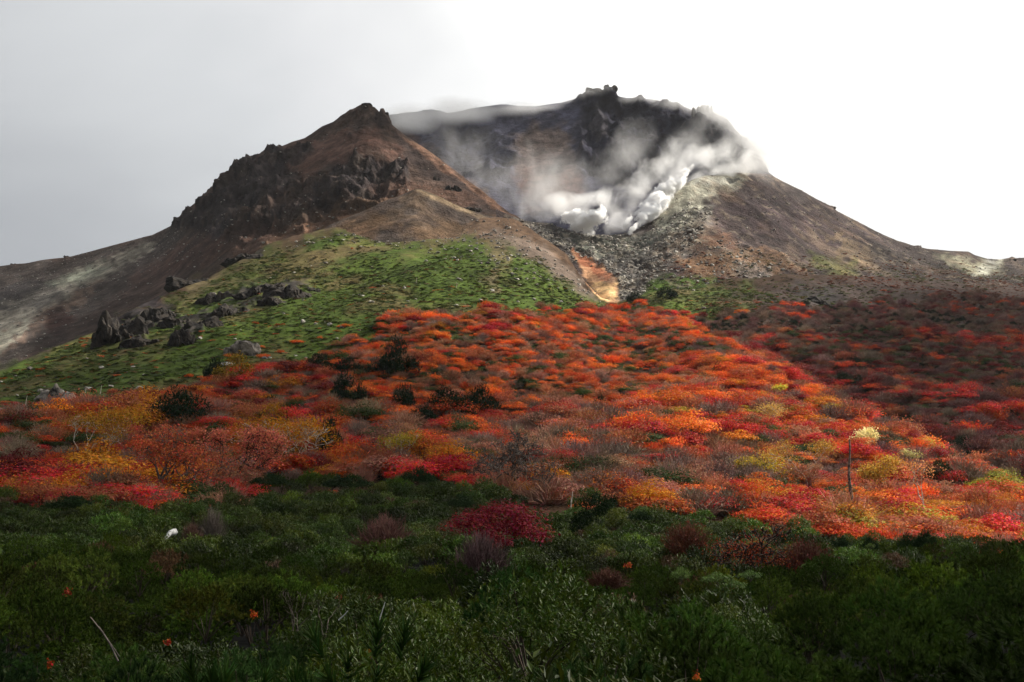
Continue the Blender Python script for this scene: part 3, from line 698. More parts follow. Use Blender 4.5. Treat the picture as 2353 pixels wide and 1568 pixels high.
def rock_shape(seed, name='boulder', mat=None, sub=3, rough=.35, cuts=9):
    import bmesh
    rs = RS(seed); bm = bmesh.new(); bmesh.ops.create_icosphere(bm, subdivisions=sub, radius=.5)
    V = np.array([v.co[:] for v in bm.verts]); 
    for k in range(cuts):                                   # broken flat faces
        n = unit(rs.normal(size=3)); dd = rs.uniform(.26, .42); s = V @ n; V = np.where((s > dd)[:, None], V - n*(s - dd)[:, None], V)
    V = V * (1 + rough*.4*fbm(V[:, 0]*4 + seed, V[:, 1]*4, V[:, 2]*4, 3))[:, None]; V[:, 2] = V[:, 2]*.9 + .22
    for v, c in zip(bm.verts, V): v.co = c
    me = bpy.data.meshes.new(name); bm.to_mesh(me); bm.free(); me.materials.append(mat or M_stone); return me

CN = {'o': ((230, 116, 46), 'bright orange'), 'O': ((204, 86, 38), 'deep orange'), 'r': ((206, 50, 36), 'red'), 'c': ((158, 20, 34), 'crimson'), 'd': ((118, 28, 26), 'dark red'),
      'b': ((170, 102, 68), 'rusty brown'), 'p': ((172, 122, 98), 'dull pinkish'), 'g': ((210, 136, 34), 'golden'), 'y': ((172, 156, 52), 'yellow-green'), 'e': ((216, 200, 120), 'pale cream'),
      'G': ((62, 78, 34), 'mid-green'), 'k': ((26, 42, 24), 'dark green'), 't': ((136, 112, 98), 'grey-brown'), 'u': ((124, 88, 82), 'purplish-brown'), 'R': ((128, 66, 38), 'russet')}
def colr(code, rs, j=.12):
    c = srgb(CN[code][0]) * np.exp(rs.normal(size=3)*j*.5 + rs.normal()*j); return np.clip(c*.82, .003, .8)

# ------------------------------------------------------------------ things with labels that place them
THINGS = []        # (object, kind phrase, colour words, u, v)
def put(me, name, loc, rz, scl, col, kind, cat, group, words=None, code=None, uv=None, tilt=(0, 0)):
    o = link_ob(name, me, loc); o.rotation_euler = (tilt[0], tilt[1], rz); o.scale = tuple(float(s) for s in scl)
    if col is not None: o['col'] = [float(c) for c in col]
    o['category'] = cat; o['group'] = group
    if uv is None:
        a, b = project(np.array(loc, float)); uv = (float(a), float(b))
    THINGS.append((o, kind, words if words else CN[code][1], uv[0], uv[1]))
    return o
LM = [(1957,1110,'the tall dead trunk'), (2120,1170,'the bright white birch trunk'), (1150,1205,'the wide crimson shrub'), (1150,1080,'the big leafless tree'),
      (490,1050,'the pinkish fork-trunked tree'), (240,1000,'the slim pale birch'), (410,950,'the broad dark pine clump'), (805,915,'the squat dark pine'), (1080,930,'the twin dark pines'),
      (915,845,'the wide flat-topped pine'), (755,1005,'the ragged dark pine'), (650,1000,'the spreading golden birch'), (558,788,'the big split boulder'), (130,900,'the tall leaning boulder'),
      (395,1228,'the bleached wood stub'), (1720,1245,'the round russet bush'), (1370,1150,'the leaning dwarf pine'), (885,1225,'the purplish twig bush'), (1975,1035,'the pale cream tree'),
      (2100,1082,'the smaller cream tree'), (2090,1110,'the rounded green pine'), (1400,695,'the orange gully'), (1870,675,'the dark rock overhang'), (1330,510,'the lower steam puff'),
      (915,790,'the small round pine'), (1700,960,'the crest of the sunlit spur'), (2330,930,'the far slope'), (700,1410,'the bare branching bush'), (240,1460,'the dead sloping branch'),
      (300,1350,'the dark hollow'), (885,1400,'the upright dead stick'), (1110,1290,'the mauve twig bush'), (1660,1330,'the pale green fern patch'), (2200,590,'the far sulphur patch'),
      (1500,1450,'the dark middle thicket'), (2150,1420,'the right-hand pine mound'), (1000,1500,'the glossy leafy shrubs'), (340,700,'the jagged lava outcrop'), (660,655,'the upper lava outcrop'),
      (1460,600,'the rubble chute'), (1740,800,'the upper red slope'), (2150,800,'the shaded valley')]
DIRS = ['right of', 'above right of', 'above', 'above left of', 'left of', 'below left of', 'below', 'below right of']
ORD = ['nearest', 'second', 'third', 'fourth', 'fifth', 'sixth', 'seventh', 'eighth', 'ninth', 'tenth', 'eleventh', 'twelfth', 'thirteenth', 'fourteenth', 'fifteenth', 'sixteenth', 'seventeenth', 'eighteenth', 'nineteenth', 'twentieth']
def label_all():
    groups = {}
    for o, kind, words, u, v in THINGS:
        if 'label' in o: continue
        dd = [(math.hypot(u - a, (v - b)*1.5), a, b, t) for a, b, t in LM if math.hypot(u - a, v - b) > 14]
        dist, a, b, t = min(dd)
        k = int(round(math.degrees(math.atan2(b - v, u - a)) / 45)) % 8
        groups.setdefault((words, kind, DIRS[k], t), []).append((dist, o))
    for (words, kind, dr, t), L in groups.items():
        L.sort(key=lambda q: q[0])
        for i, (dist, o) in enumerate(L):
            if len(L) == 1: o['label'] = f'{words} {kind} {dr} {t}'
            else: o['label'] = f'{words} {kind}, {ORD[i] if i < 20 else str(i+1)+"th"} such {dr} {t}'

def fluted_rock(seed, mat, sub=4):
    """jagged block with upright flutes and a broken top"""
    import bmesh
    rs = RS(seed); bm = bmesh.new(); bmesh.ops.create_icosphere(bm, subdivisions=sub, radius=.5); V = np.array([v.co[:] for v in bm.verts])
    for k in range(8):
        n = unit(rs.normal(size=3)*[1, 1, .5]); dd = rs.uniform(.24, .42); s = V @ n; V = np.where((s > dd)[:, None], V - n*(s - dd)[:, None], V)
    fl = ridged(V[:, 0]*5 + seed, V[:, 1]*5, V[:, 2]*1.1, 4); V[:, :2] *= (1 + .34*(fl - .4))[:, None]
    V[:, 2] += np.where(V[:, 2] > 0, .12*vnoise(V[:, 0]*6 + seed, V[:, 1]*6), 0) + .04*fl; V[:, 2] += .2
    for v, c in zip(bm.verts, V): v.co = c
    me = bpy.data.meshes.new('rock'); bm.to_mesh(me); bm.free(); me.materials.append(mat); return me
def rotz(rs): return rs.uniform(0, 6.283)
# ------------------------------------------------------------------ scatter of what nobody could count
def shapes(name, meshes):
    c = bpy.data.collections.new(name)
    for i, me in enumerate(meshes):
        o = bpy.data.objects.new(f'{name}_{chr(97 + i)}', me); c.objects.link(o)
    return c
def scatter(name, coll, pts, rot, scl, idx, col, label, mat=None):
    me = bpy.data.meshes.new(name); me.vertices.add(len(pts)); me.vertices.foreach_set('co', np.asarray(pts, np.float32).ravel())
    for k, a in (('rot', rot), ('scl', scl)):
        at = me.attributes.new(k, 'FLOAT_VECTOR', 'POINT'); at.data.foreach_set('vector', np.asarray(a, np.float32).ravel())
    at = me.attributes.new('idx', 'INT', 'POINT'); at.data.foreach_set('value', np.asarray(idx, np.int32))
    at = me.attributes.new('col', 'FLOAT_COLOR', 'POINT'); at.data.foreach_set('color', np.concatenate([col, np.ones((len(pts), 1))], 1).astype(np.float32).ravel())
    o = link_ob(name, me)
    ng = bpy.data.node_groups.new(name, 'GeometryNodeTree')
    ng.interface.new_socket('Geometry', in_out='INPUT', socket_type='NodeSocketGeometry'); ng.interface.new_socket('Geometry', in_out='OUTPUT', socket_type='NodeSocketGeometry')
    gi = N(ng, 'NodeGroupInput'); go = N(ng, 'NodeGroupOutput'); ip = N(ng, 'GeometryNodeInstanceOnPoints'); ci = N(ng, 'GeometryNodeCollectionInfo')
    ci.inputs['Collection'].default_value = coll; ci.inputs['Separate Children'].default_value = True; ci.inputs['Reset Children'].default_value = True
    def named(n, t):
        a = N(ng, 'GeometryNodeInputNamedAttribute'); a.data_type = t; a.inputs['Name'].default_value = n; return a.outputs['Attribute']
    ip.inputs['Pick Instance'].default_value = True
    link(ng, gi.outputs[0], ip.inputs['Points']); link(ng, ci.outputs[0], ip.inputs['Instance'])
    link(ng, named('idx', 'INT'), ip.inputs['Instance Index']); link(ng, named('scl', 'FLOAT_VECTOR'), ip.inputs['Scale'])
    e2r = N(ng, 'FunctionNodeEulerToRotation'); link(ng, named('rot', 'FLOAT_VECTOR'), e2r.inputs[0]); link(ng, e2r.outputs[0], ip.inputs['Rotation'])
    link(ng, ip.outputs[0], go.inputs[0])
    md = o.modifiers.new('scatter', 'NODES'); md.node_group = ng
    return tag(o, label, kind='stuff')

# cumulative world area of the slope cells, for even scattering over the ground
def sampler(P, U, W, r0, r1):
    A = np.linalg.norm(np.cross(P[r0+1:r1, :-1] - P[r0:r1-1, :-1], P[r0:r1-1, 1:] - P[r0:r1-1, :-1]), axis=-1)
    return A
def scatter_points(P, U, W, r0, r1, mask, spacing, rs, maxn=20000):
    """random ground points, spacing metres apart on average, thinned where too close"""
    A = sampler(P, U, W, r0, r1) * mask[r0:r1-1, :-1]
    vis = (U[r0:r1-1, :-1] > -60) & (U[r0:r1-1, :-1] < 2420)
    A = A*vis; n = int(min(A.sum()/spacing**2*1.9, maxn)); p = (A/A.sum()).ravel(); c = np.cumsum(p)
    k = np.searchsorted(c, rs.uniform(0, 1, n)); k = np.minimum(k, len(p)-1); ii = k // A.shape[1] + r0; jj = k % A.shape[1]
    fu, fv = rs.uniform(0, 1, (n, 1)), rs.uniform(0, 1, (n, 1))
    pts = P[ii, jj] + (P[ii, jj+1] - P[ii, jj])*fu + (P[ii+1, jj] - P[ii, jj])*fv
    cells = {}; keep = []
    s = spacing*.72
    for q in range(n):
        key = (int(pts[q, 0]//s), int(pts[q, 1]//s))
        if key in cells: continue
        cells[key] = 1; keep.append(q)
    keep = np.array(keep, int); return pts[keep], U[ii[keep], jj[keep]], W[ii[keep], jj[keep]]

# ---- prototypes
MAPLE = [maple_shape(100 + i, 1700, 14 + i % 3 * 5, (.36, .42, .5, .4, .32, .46)[i], .0185, (.5, .42, .6, .38, .45, .5)[i]) for i in range(6)]
BARE = [bare_shape(200 + i, 240, (.45, .55, .5)[i], leaves=(50, 110, 15)[i]) for i in range(3)]
LOOSE = [bare_shape(210 + i, 200, (.42, .5, .46)[i], leaves=520) for i in range(3)]
PINEF = [pine_shape(300 + i, 420, 14, (.42, .55, .38, .5)[i], .06, .006, lump=.15, fan=.9) for i in range(4)]       # seen from afar
PINEN = [pine_shape(320 + i, 300, 60, .5, .066, .002, lump=.05, fan=.75) for i in range(4)]                # close
BROADN = [broad_shape(340 + i, 560, 6, .5, .017) for i in range(3)]
BROADF = [broad_shape(350 + i, 300, 5, .5, .030) for i in range(3)]
PINEM = [pine_shape(380 + i, 280, 18, .5, .07, .006, lump=.12, fan=.8) for i in range(3)]
PINED = [conifer_shape(390 + i) for i in range(4)]
MEAD = [maple_shape(400 + i, 220, 5, .22, .05, .45) for i in range(3)]
ROCK = [rock_shape(500 + i, sub=2 if i < 3 else 3) for i in range(6)]
ROCKD = [rock_shape(510 + i, mat=M_darkstone, sub=3, rough=.6) for i in range(3)]

# ---- autumn scrub: shrubs read one by one off the photograph (place in close-up a, b or c; x, y, w, h, colour)
conv = {'a': (0, 704.7, .3518), 'b': (735.3, 704.7, .3518), 'c': (1470.6, 704.7, .3908)}
HAND = {'a': '''60,690,130,60,c 60,770,150,70,d 80,840,200,80,b 500,760,180,110,d 250,930,150,60,r 90,1060,180,80,O 30,1100,100,40,r 100,1180,200,80,O 170,1270,220,100,O
260,1110,100,60,r 400,1130,240,100,d 760,900,170,100,r 700,1040,100,50,r 860,1070,180,80,O 1035,1110,80,80,r 760,1140,250,80,b 900,600,120,60,O 740,540,100,40,b 490,620,80,40,b
1240,440,90,44,o 1310,436,60,30,o 1495,335,70,28,o 1700,258,60,28,o 1720,300,90,32,o 1740,365,100,40,g 1830,258,70,40,o 1895,320,60,30,o 1940,203,110,32,o 2090,186,45,25,o
2125,250,120,36,o 2230,140,60,28,o 2190,340,150,50,O 1780,500,100,50,o 1980,450,80,70,O 1900,500,120,70,O 2160,460,130,60,O 1320,540,130,36,O 1200,580,90,44,O 1380,640,220,60,O
1450,700,300,80,b 1830,580,160,50,O 2030,630,200,50,r 1960,560,200,50,b 1700,700,150,60,g 2190,700,150,70,b 2230,1000,100,90,r 2090,1030,80,70,r 1560,1160,180,90,O 1650,1215,240,130,r
1740,1270,160,80,c 1520,1240,220,100,O 640,1290,110,44,g 820,1370,220,70,g 1040,1310,280,60,g 1010,1370,150,70,O 1250,1230,300,60,b 1400,1330,200,50,b 1540,1370,160,50,O
2170,1200,80,50,O 2160,1270,180,50,r 560,900,200,90,b 330,760,160,80,b 620,700,140,90,c 860,700,180,90,O 760,650,160,80,g 920,770,120,70,r 300,1010,200,60,t 560,1060,200,80,t 140,960,150,60,t''',
'b': '''590,545,140,60,r 1140,710,140,60,r 960,780,130,56,r 1350,735,160,46,r 1500,715,110,56,r 1580,790,160,60,b 1990,830,220,100,r 2110,870,140,56,O 180,1000,170,76,r 580,1070,140,60,O
870,1030,200,80,O 960,1130,320,110,O 1070,1150,200,80,g 1230,1100,90,46,r 1560,1130,200,80,r 1640,1200,160,90,O 1650,1260,110,70,o 1900,1150,160,66,r 2090,1200,120,54,r 2010,1230,120,60,r 2180,1260,160,70,O
1470,770,60,60,g 1900,710,240,60,g 1430,580,200,50,o 1680,90,200,60,O 1400,100,120,40,o 1530,190,150,60,o 960,130,160,40,o 1150,100,160,44,o 690,145,110,36,o 530,150,130,50,r 225,205,150,36,o
180,135,80,30,o 370,80,50,26,d 500,105,70,28,o 710,90,80,34,g 755,35,60,22,o 1085,25,30,18,o 1110,215,100,36,O 820,290,150,40,r 980,310,160,50,d 320,320,90,44,r 70,1190,90,50,r 210,1270,180,50,r
60,1260,130,50,r 1300,80,130,40,O 1760,75,110,44,d 1980,40,120,32,o 1860,110,90,40,o 1250,170,170,50,p 600,250,110,50,O 700,300,150,50,b 860,350,170,44,o 1060,330,120,40,b 120,460,140,50,O
330,500,140,44,O 480,500,130,40,b 820,550,170,44,b 1230,620,160,50,b 1420,620,200,50,p 150,690,200,60,b 300,710,120,50,O 450,720,150,46,b 900,730,150,50,b 700,830,200,60,b 520,830,200,50,p
1250,760,120,50,b 1700,680,150,50,b 1750,590,160,44,o 1560,590,120,44,o 2050,530,170,50,o 2180,480,140,44,o 1800,450,120,50,O 1930,440,110,50,O 1480,350,90,44,r 1740,370,110,44,r 2000,170,150,60,r 2150,150,110,50,o''',
'c': '''400,240,130,70,r 170,310,150,60,o 290,240,170,54,p 640,250,140,60,O 120,420,160,60,o 330,310,160,60,O 860,480,100,70,r 200,680,150,56,r 990,740,160,54,r 1090,770,120,50,r 690,800,150,70,d
350,860,170,90,r 510,880,140,56,r 300,830,140,60,r 720,1100,110,80,O 280,1110,260,90,O 400,1090,160,80,r 130,1160,200,80,O 870,990,100,54,c 1400,930,150,56,r 1170,1110,160,70,c 1380,1185,200,70,r
1470,1215,150,60,c 940,1190,160,56,c 1120,1210,200,66,c 1100,1275,180,60,d 1880,1110,200,80,r 1960,1190,170,80,O 2090,1110,200,110,O 2140,1270,200,130,O 1550,1130,140,110,O 1350,1110,120,60,r
2050,920,140,60,d 2190,800,150,36,r 1700,680,150,50,p 560,560,200,50,o 640,640,150,46,o 480,500,180,50,o 700,520,140,60,O 620,430,140,50,p 800,400,130,50,O 450,440,160,44,o 760,590,150,50,o
1370,1280,200,120,g 1290,1290,120,90,g 1830,1290,200,150,y 1930,1330,130,90,g 2010,1400,250,70,g 2220,1390,150,90,g 2180,840,130,54,y 1690,870,80,44,y 1290,740,120,70,y 1210,810,100,36,g
620,830,160,50,g 560,790,110,44,g 1060,580,150,44,o 1010,570,110,40,g 1150,640,140,60,b 1450,650,150,50,O 1480,670,70,36,r 1500,430,120,50,o 1660,440,110,50,b 1580,400,110,46,d 1230,160,110,40,d
1720,330,110,44,d 1950,250,130,50,d 2050,430,150,50,d 2200,420,150,50,d 1850,640,160,50,d 1930,690,110,44,r 1100,330,120,56,O 960,300,130,50,d 830,190,130,46,O 600,30,110,46,o 330,30,70,30,o
270,30,50,24,o 520,60,60,36,O 600,540,90,44,g 980,660,150,50,O 850,660,110,46,g 2100,650,160,50,b 2000,600,140,50,r 1600,830,150,60,b 1560,760,160,50,O 1800,830,150,56,b 1950,980,160,60,b 2150,1000,150,60,d'''}
rs = RS(11)
shr = []
for key, txt in HAND.items():
    ox, oy, s = conv[key]
    for it in txt.split():
        a, b, w, h, c = it.split(','); a, b, w, h = float(a), float(b), float(w), float(h)
        u, v, pw, ph = ox + a*s, oy + b*s, w*s, h*s
        p = slope_at(u, v + ph*.45); shr.append((p, u, v, pw, ph, c, True))
AUT = [(-60,985),(60,975),(150,965),(300,935),(420,900),(520,880),(640,850),(760,800),(860,760),(960,738),(1100,726),(1300,716),(1450,716),(1560,728),(1680,735),(1760,715),(1900,705),(2000,690),(2200,680),(2420,680),
       (2420,1310),(2250,1300),(2050,1285),(1900,1255),(1760,1225),(1600,1200),(1400,1180),(1250,1170),(1100,1140),(1000,1110),(850,1090),(600,1095),(560,1150),(500,1180),(250,1185),(-60,1170)]
am = area(U1, W1, AUT, 6, 16, .03, 70)
pts, pu, pv = scatter_points(P1, U1, W1, 60, TOP1, am*np.where((U1 > 1700) & (W1 < 800), .6 + .4*sstep(690, 800, W1), 1.0), 1.85, rs)
zone_r = area(pu, pv, [(1560,740),(1700,790),(1900,900),(2100,1010),(2420,1150),(2420,660),(1760,660)], 30, 30, .01, 71)      # shaded valley: part of its shade is put into muted shrub colours
zone_b = area(pu, pv, [(-60,900),(700,850),(800,1000),(760,1110),(-60,1180)], 60, 40, .01, 72)                              # muted lower left
zone_m = area(pu, pv, [(1150,960),(1500,980),(1750,1080),(1700,1160),(1300,1150),(1100,1080)], 40, 30, .02, 73)           # bare grey-brown band
ncol = fbm(pts[:, 0]*.05, pts[:, 1]*.035, 4, 3); ncol2 = fbm(pts[:, 0]*.05, pts[:, 1]*.035, 24, 3)
for i in range(len(pts)):
    r = rs.uniform() + ncol[i]*.35; q = ncol2[i]
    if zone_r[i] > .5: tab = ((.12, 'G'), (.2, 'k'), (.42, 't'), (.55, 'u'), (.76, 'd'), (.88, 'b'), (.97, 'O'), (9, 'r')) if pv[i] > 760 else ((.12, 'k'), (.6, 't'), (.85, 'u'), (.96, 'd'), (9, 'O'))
    elif zone_m[i] > .5: tab = ((.1, 'G'), (.42, 't'), (.6, 'p'), (.72, 'b'), (.86, 'O'), (.94, 'r'), (9, 'o'))
    elif zone_b[i] > .5: tab = ((.1, 'G'), (.26, 't'), (.46, 'b'), (.62, 'd'), (.8, 'O'), (.9, 'r'), (9, 'g'))
    elif pu[i] > 1500 and pv[i] > 960: tab = ((.08, 'G'), (.17, 't'), (.27, 'p'), (.38, 'b'), (.52, 'O'), (.68, 'o'), (.82, 'r'), (.87, 'c'), (.98, 'g'), (9, 'y'))
    elif pv[i] < 850: tab = ((.14, 'G'), (.24, 't'), (.38, 'p'), (.55, 'b'), (.72, 'O'), (.92, 'o'), (.95, 'r'), (.99, 'g'), (9, 'c'))
    else: tab = ((.09, 'G'), (.18, 't'), (.32, 'p'), (.46, 'b'), (.62, 'O'), (.84, 'o'), (.92, 'r'), (.97, 'g'), (9, 'c'))
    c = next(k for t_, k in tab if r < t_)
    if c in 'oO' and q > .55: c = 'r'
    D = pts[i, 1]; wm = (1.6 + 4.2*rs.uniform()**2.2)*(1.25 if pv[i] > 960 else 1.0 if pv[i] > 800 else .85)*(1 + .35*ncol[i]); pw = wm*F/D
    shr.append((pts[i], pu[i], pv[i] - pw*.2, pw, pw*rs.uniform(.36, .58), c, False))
shr.sort(key=lambda s: -(s[3]*(3 if s[6] else 1)))
KIND = {'maple_shrub': [], 'bare_shrub': [], 'rest': []}
nm = nb = 0; S_p, S_r, S_s, S_i, S_c = [], [], [], [], []
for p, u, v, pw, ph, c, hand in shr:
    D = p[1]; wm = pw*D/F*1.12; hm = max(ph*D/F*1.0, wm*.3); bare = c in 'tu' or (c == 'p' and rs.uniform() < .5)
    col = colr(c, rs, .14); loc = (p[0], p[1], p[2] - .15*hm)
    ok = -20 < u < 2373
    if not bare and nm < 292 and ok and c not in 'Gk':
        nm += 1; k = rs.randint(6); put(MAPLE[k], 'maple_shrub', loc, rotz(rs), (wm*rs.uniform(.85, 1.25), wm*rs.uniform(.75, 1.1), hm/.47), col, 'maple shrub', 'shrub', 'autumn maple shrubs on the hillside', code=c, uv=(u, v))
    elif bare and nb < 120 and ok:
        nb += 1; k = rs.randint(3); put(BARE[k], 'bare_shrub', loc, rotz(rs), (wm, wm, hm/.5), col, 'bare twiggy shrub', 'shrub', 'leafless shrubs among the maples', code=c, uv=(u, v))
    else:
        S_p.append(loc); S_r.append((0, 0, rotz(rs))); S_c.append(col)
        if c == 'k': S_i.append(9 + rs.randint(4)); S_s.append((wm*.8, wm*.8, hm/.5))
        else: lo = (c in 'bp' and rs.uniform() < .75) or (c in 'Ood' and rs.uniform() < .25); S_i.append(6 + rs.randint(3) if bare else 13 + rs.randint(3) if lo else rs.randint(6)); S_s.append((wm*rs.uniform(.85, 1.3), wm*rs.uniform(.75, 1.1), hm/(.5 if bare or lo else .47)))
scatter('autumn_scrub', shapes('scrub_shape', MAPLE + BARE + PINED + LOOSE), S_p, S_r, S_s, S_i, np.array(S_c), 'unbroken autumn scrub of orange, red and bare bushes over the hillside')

# ---- meadow: low mats of green, a few small orange tufts, stones
mm = area(U1, W1, [(-60,990),(0,862),(200,790),(260,760),(420,680),(600,590),(760,548),(1100,552),(1200,578),(1290,640),(1360,700),(1480,705),(1560,655),(1680,648),(1780,680),(1800,730),(1600,760),(1400,745),(1000,760),(860,780),(620,880),(420,930),(100,985)], 6, 14, .03, 80) * (1 - OM1*.8)
pts, pu, pv = scatter_points(P1, U1, W1, 60, TOP1, mm, 1.25, rs, 52000)
n = len(pts); keep = rs.uniform(0, 1, n) < sstep(-.9, .2, fbm(pts[:, 0]*.05, pts[:, 1]*.03, 9, 3) + .35)*sstep(535, 640, pv + 50*fbm(pu*.02, pv*.02, 1, 3))
pts = pts[keep]; pu = pu[keep]; pv = pv[keep]; n = len(pts)
w = .8 + 1.8*rs.uniform(0, 1, n)**2; gcol = np.array([[.050, .070, .016]])*np.exp(rs.normal(size=(n, 1))*.2 + .5*fbm(pts[:, 0]*.06, pts[:, 1]*.03, 2, 3)[:, None])*np.exp(rs.normal(size=(n, 3))*.06)
orange = rs.uniform(0, 1, n) < .035*sstep(640, 760, pv) + .006; gcol[orange] = srgb((190, 90, 40))*.75
brown = (rs.uniform(0, 1, n) < .12); gcol[brown & ~orange] = srgb((104, 84, 50))*.8
scatter('meadow_cover', shapes('mat_shape', MEAD), pts - [0, 0, .1], np.stack([np.full(n, .3), np.zeros(n), rs.uniform(0, 6.28, n)], -1), np.stack([w*1.25, w*1.25, w*.42], -1), rs.randint(0, 3, n), gcol, 'low green cover of alpine shrubs and grass on the meadow slope')

# low russet and olive growth creeping up the brown slopes on the right
def creep(name, P, U, W, r0, r1, mask, sp, label):
    q, qu, qv = scatter_points(P, U, W, r0, r1, mask, sp, rs, 9000); n = len(q); w = .7 + 2.0*rs.uniform(0, 1, n)**2
    k = fbm(q[:, 0]*.03, q[:, 1]*.03, 3, 3) + rs.normal(size=n)*.25; c = np.where((k > .25)[:, None], srgb((84, 92, 42)), np.where((k > -.15)[:, None], srgb((112, 80, 56)), srgb((134, 74, 50))))*.7*np.exp(rs.normal(size=(n, 1))*.2)
    scatter(name, shapes(name + '_shape', MEAD), q - [0, 0, .1], np.stack([np.full(n, .3), np.zeros(n), rs.uniform(0, 6.28, n)], -1), np.stack([w*1.2, w*1.2, w*.5], -1), rs.randint(0, 3, n), c, label)
creep('slope_growth', P4, U4, W4, 4, 120, area(U4, W4, [(1480,690),(1540,600),(1700,590),(1850,600),(2000,610),(2353,640),(2400,700),(1900,690)], 30, 40, .02, 84), 2.3, 'low russet and olive growth creeping up the brown shoulder')
creep('upper_growth', P1, U1, W1, 150, TOP1, area(U1, W1, [(1600,700),(1750,650),(2000,640),(2400,660),(2400,760),(1900,740),(1700,750)], 20, 20, .02, 85), 1.9, 'low russet growth above the shaded red slope')
# ------------------------------------------------------------------ dark evergreen thicket in front
rs = RS(21)
def jitter_grid(y0, y1, step, rs, grow=0.0):
    P = []; y = y0
    while y < y1:
        s = step*(1 + grow*y); w = .47*y + 2.6; x = -w + rs.uniform(0, s)
        while x < w:
            P.append((x + rs.uniform(-.3, .3)*s, y + rs.uniform(-.35, .35)*s)); x += s
        y += s*.86
    return P
bush = []
edge_u = np.array([-400, 0, 250, 480, 560, 620, 780, 950, 1080, 1250, 1400, 1600, 1760, 1900, 2050, 2200, 2400, 2800])
edge_v = np.array([1190, 1190, 1190, 1205, 1160, 1110, 1100, 1120, 1150, 1185, 1195, 1215, 1245, 1270, 1290, 1310, 1320, 1340])
for x, y in jitter_grid(5.4, 118, 1.3, rs, .007):
    z = slope_xy(x, y); u, v = project(np.array([x, y, z])); 
    if v < np.interp(u, edge_u, edge_v) + 26*vnoise(u*.011, 0.5) + 16*vnoise(u*.05, 3.5): continue
    bush.append((x, y, z, float(u), float(v)))
bush.sort(key=lambda b: b[1])
hollows = [(300, 1350, 75, 32), (1110, 1285, 70, 30), (885, 1225, 70, 26), (1150, 1205, 118, 34), (1720, 1250, 80, 36), (700, 1430, 60, 30)]
S_p, S_r, S_s, S_i, S_c = [], [], [], [], []; nn = 0; npine = nbro = 0
for x, y, z, u, v in bush:
    g = fbm(x*.16, y*.12, 3, 3); h = (1.05 - .25*sstep(1750, 2000, u)*(y < 28) + .38*sstep(15, 60, y) + .45*g + .7*fbm(x*.34+9, y*.22, 5, 2) + .27*rs.normal()) 
    if y < 13: h = min(h, (-z) + (-.156*y + .12) + .14*rs.normal()) if y < 9 else h*.95
    h = min(h, 1.35 if u > 1700 and y < 30 else 2.3)
    w = 1.42*rs.uniform(.75, 1.45)*(1 + .006*y)*(1.3 if y < 10 else 1)
    vtop = v - h*F/y
    if any(((u-a)/p_)**2 + ((vtop + 15 - b)/q_)**2 < 1 for a, b, p_, q_ in hollows): h *= .62
    right = u > 1480 + 160*g + 60*rs.normal(); left = u < 700 + 150*g and y < 15
    if y < 18: pine = right or left or rs.uniform() < .12
    else: pine = (u > 1750 and y < 50) or fbm(x*.07+5, y*.05, 1, 2) > .12
    if pine: base = np.array([.038, .068, .015]) if right else np.array([.028, .060, .024])
    else: base = np.array([.052, .078, .013])
    if y > 20: base = np.array([.050, .084, .016]) if rs.uniform() < .7 else np.array([.070, .094, .022])
    col = base*[.58, .60, .36]*np.exp(rs.normal()*.36 + .5*g)*(np.array([1.45, 1.25, .9]) if rs.uniform() < .16 else 1)*np.exp(rs.normal(size=3)*.05)
    if y > 25 and rs.uniform() < .04: col = srgb((110, 84, 60))*.6
    near_ = y < 20; hh = max(h, .5); lift = max(0.0, hh - .5*w); zs_ = w*min(1.15, max(.8, hh/(.5*w)))
    if nn < 520 and (npine < 290 if pine else nbro < 290) and -150 < u < 2500:
        nn += 1; k = rs.randint(4) if pine else rs.randint(3)
        me = (PINEN[k] if near_ else PINEM[k % 3]) if pine else (BROADN if near_ else BROADF)[k]
        if pine: npine += 1; put(me, 'dwarf_pine', (x, y, z + lift), rotz(rs), (w, w, zs_), col, 'dwarf pine bush', 'dwarf pine', 'dwarf pines in the foreground thicket', words='dark', uv=(u, vtop + .5*h*F/y))
        else: nbro += 1; put(me, 'evergreen_shrub', (x, y, z + lift), rotz(rs), (w, w, zs_), col, 'leafy evergreen shrub', 'shrub', 'broadleaf evergreen shrubs in the foreground thicket', words='glossy', uv=(u, vtop + .5*h*F/y))
    else:
        S_p.append((x, y, z + lift)); S_r.append((0, 0, rotz(rs))); S_s.append((w*1.1, w*1.1, zs_*1.1)); S_c.append(col)
        S_i.append(rs.randint(3) if not pine else 3 + rs.randint(3))
scatter('evergreen_thicket', shapes('thicket_shape', BROADF + PINEM), S_p, S_r, S_s, S_i, np.array(S_c), 'unbroken dark evergreen thicket between the near bushes and the autumn scrub')

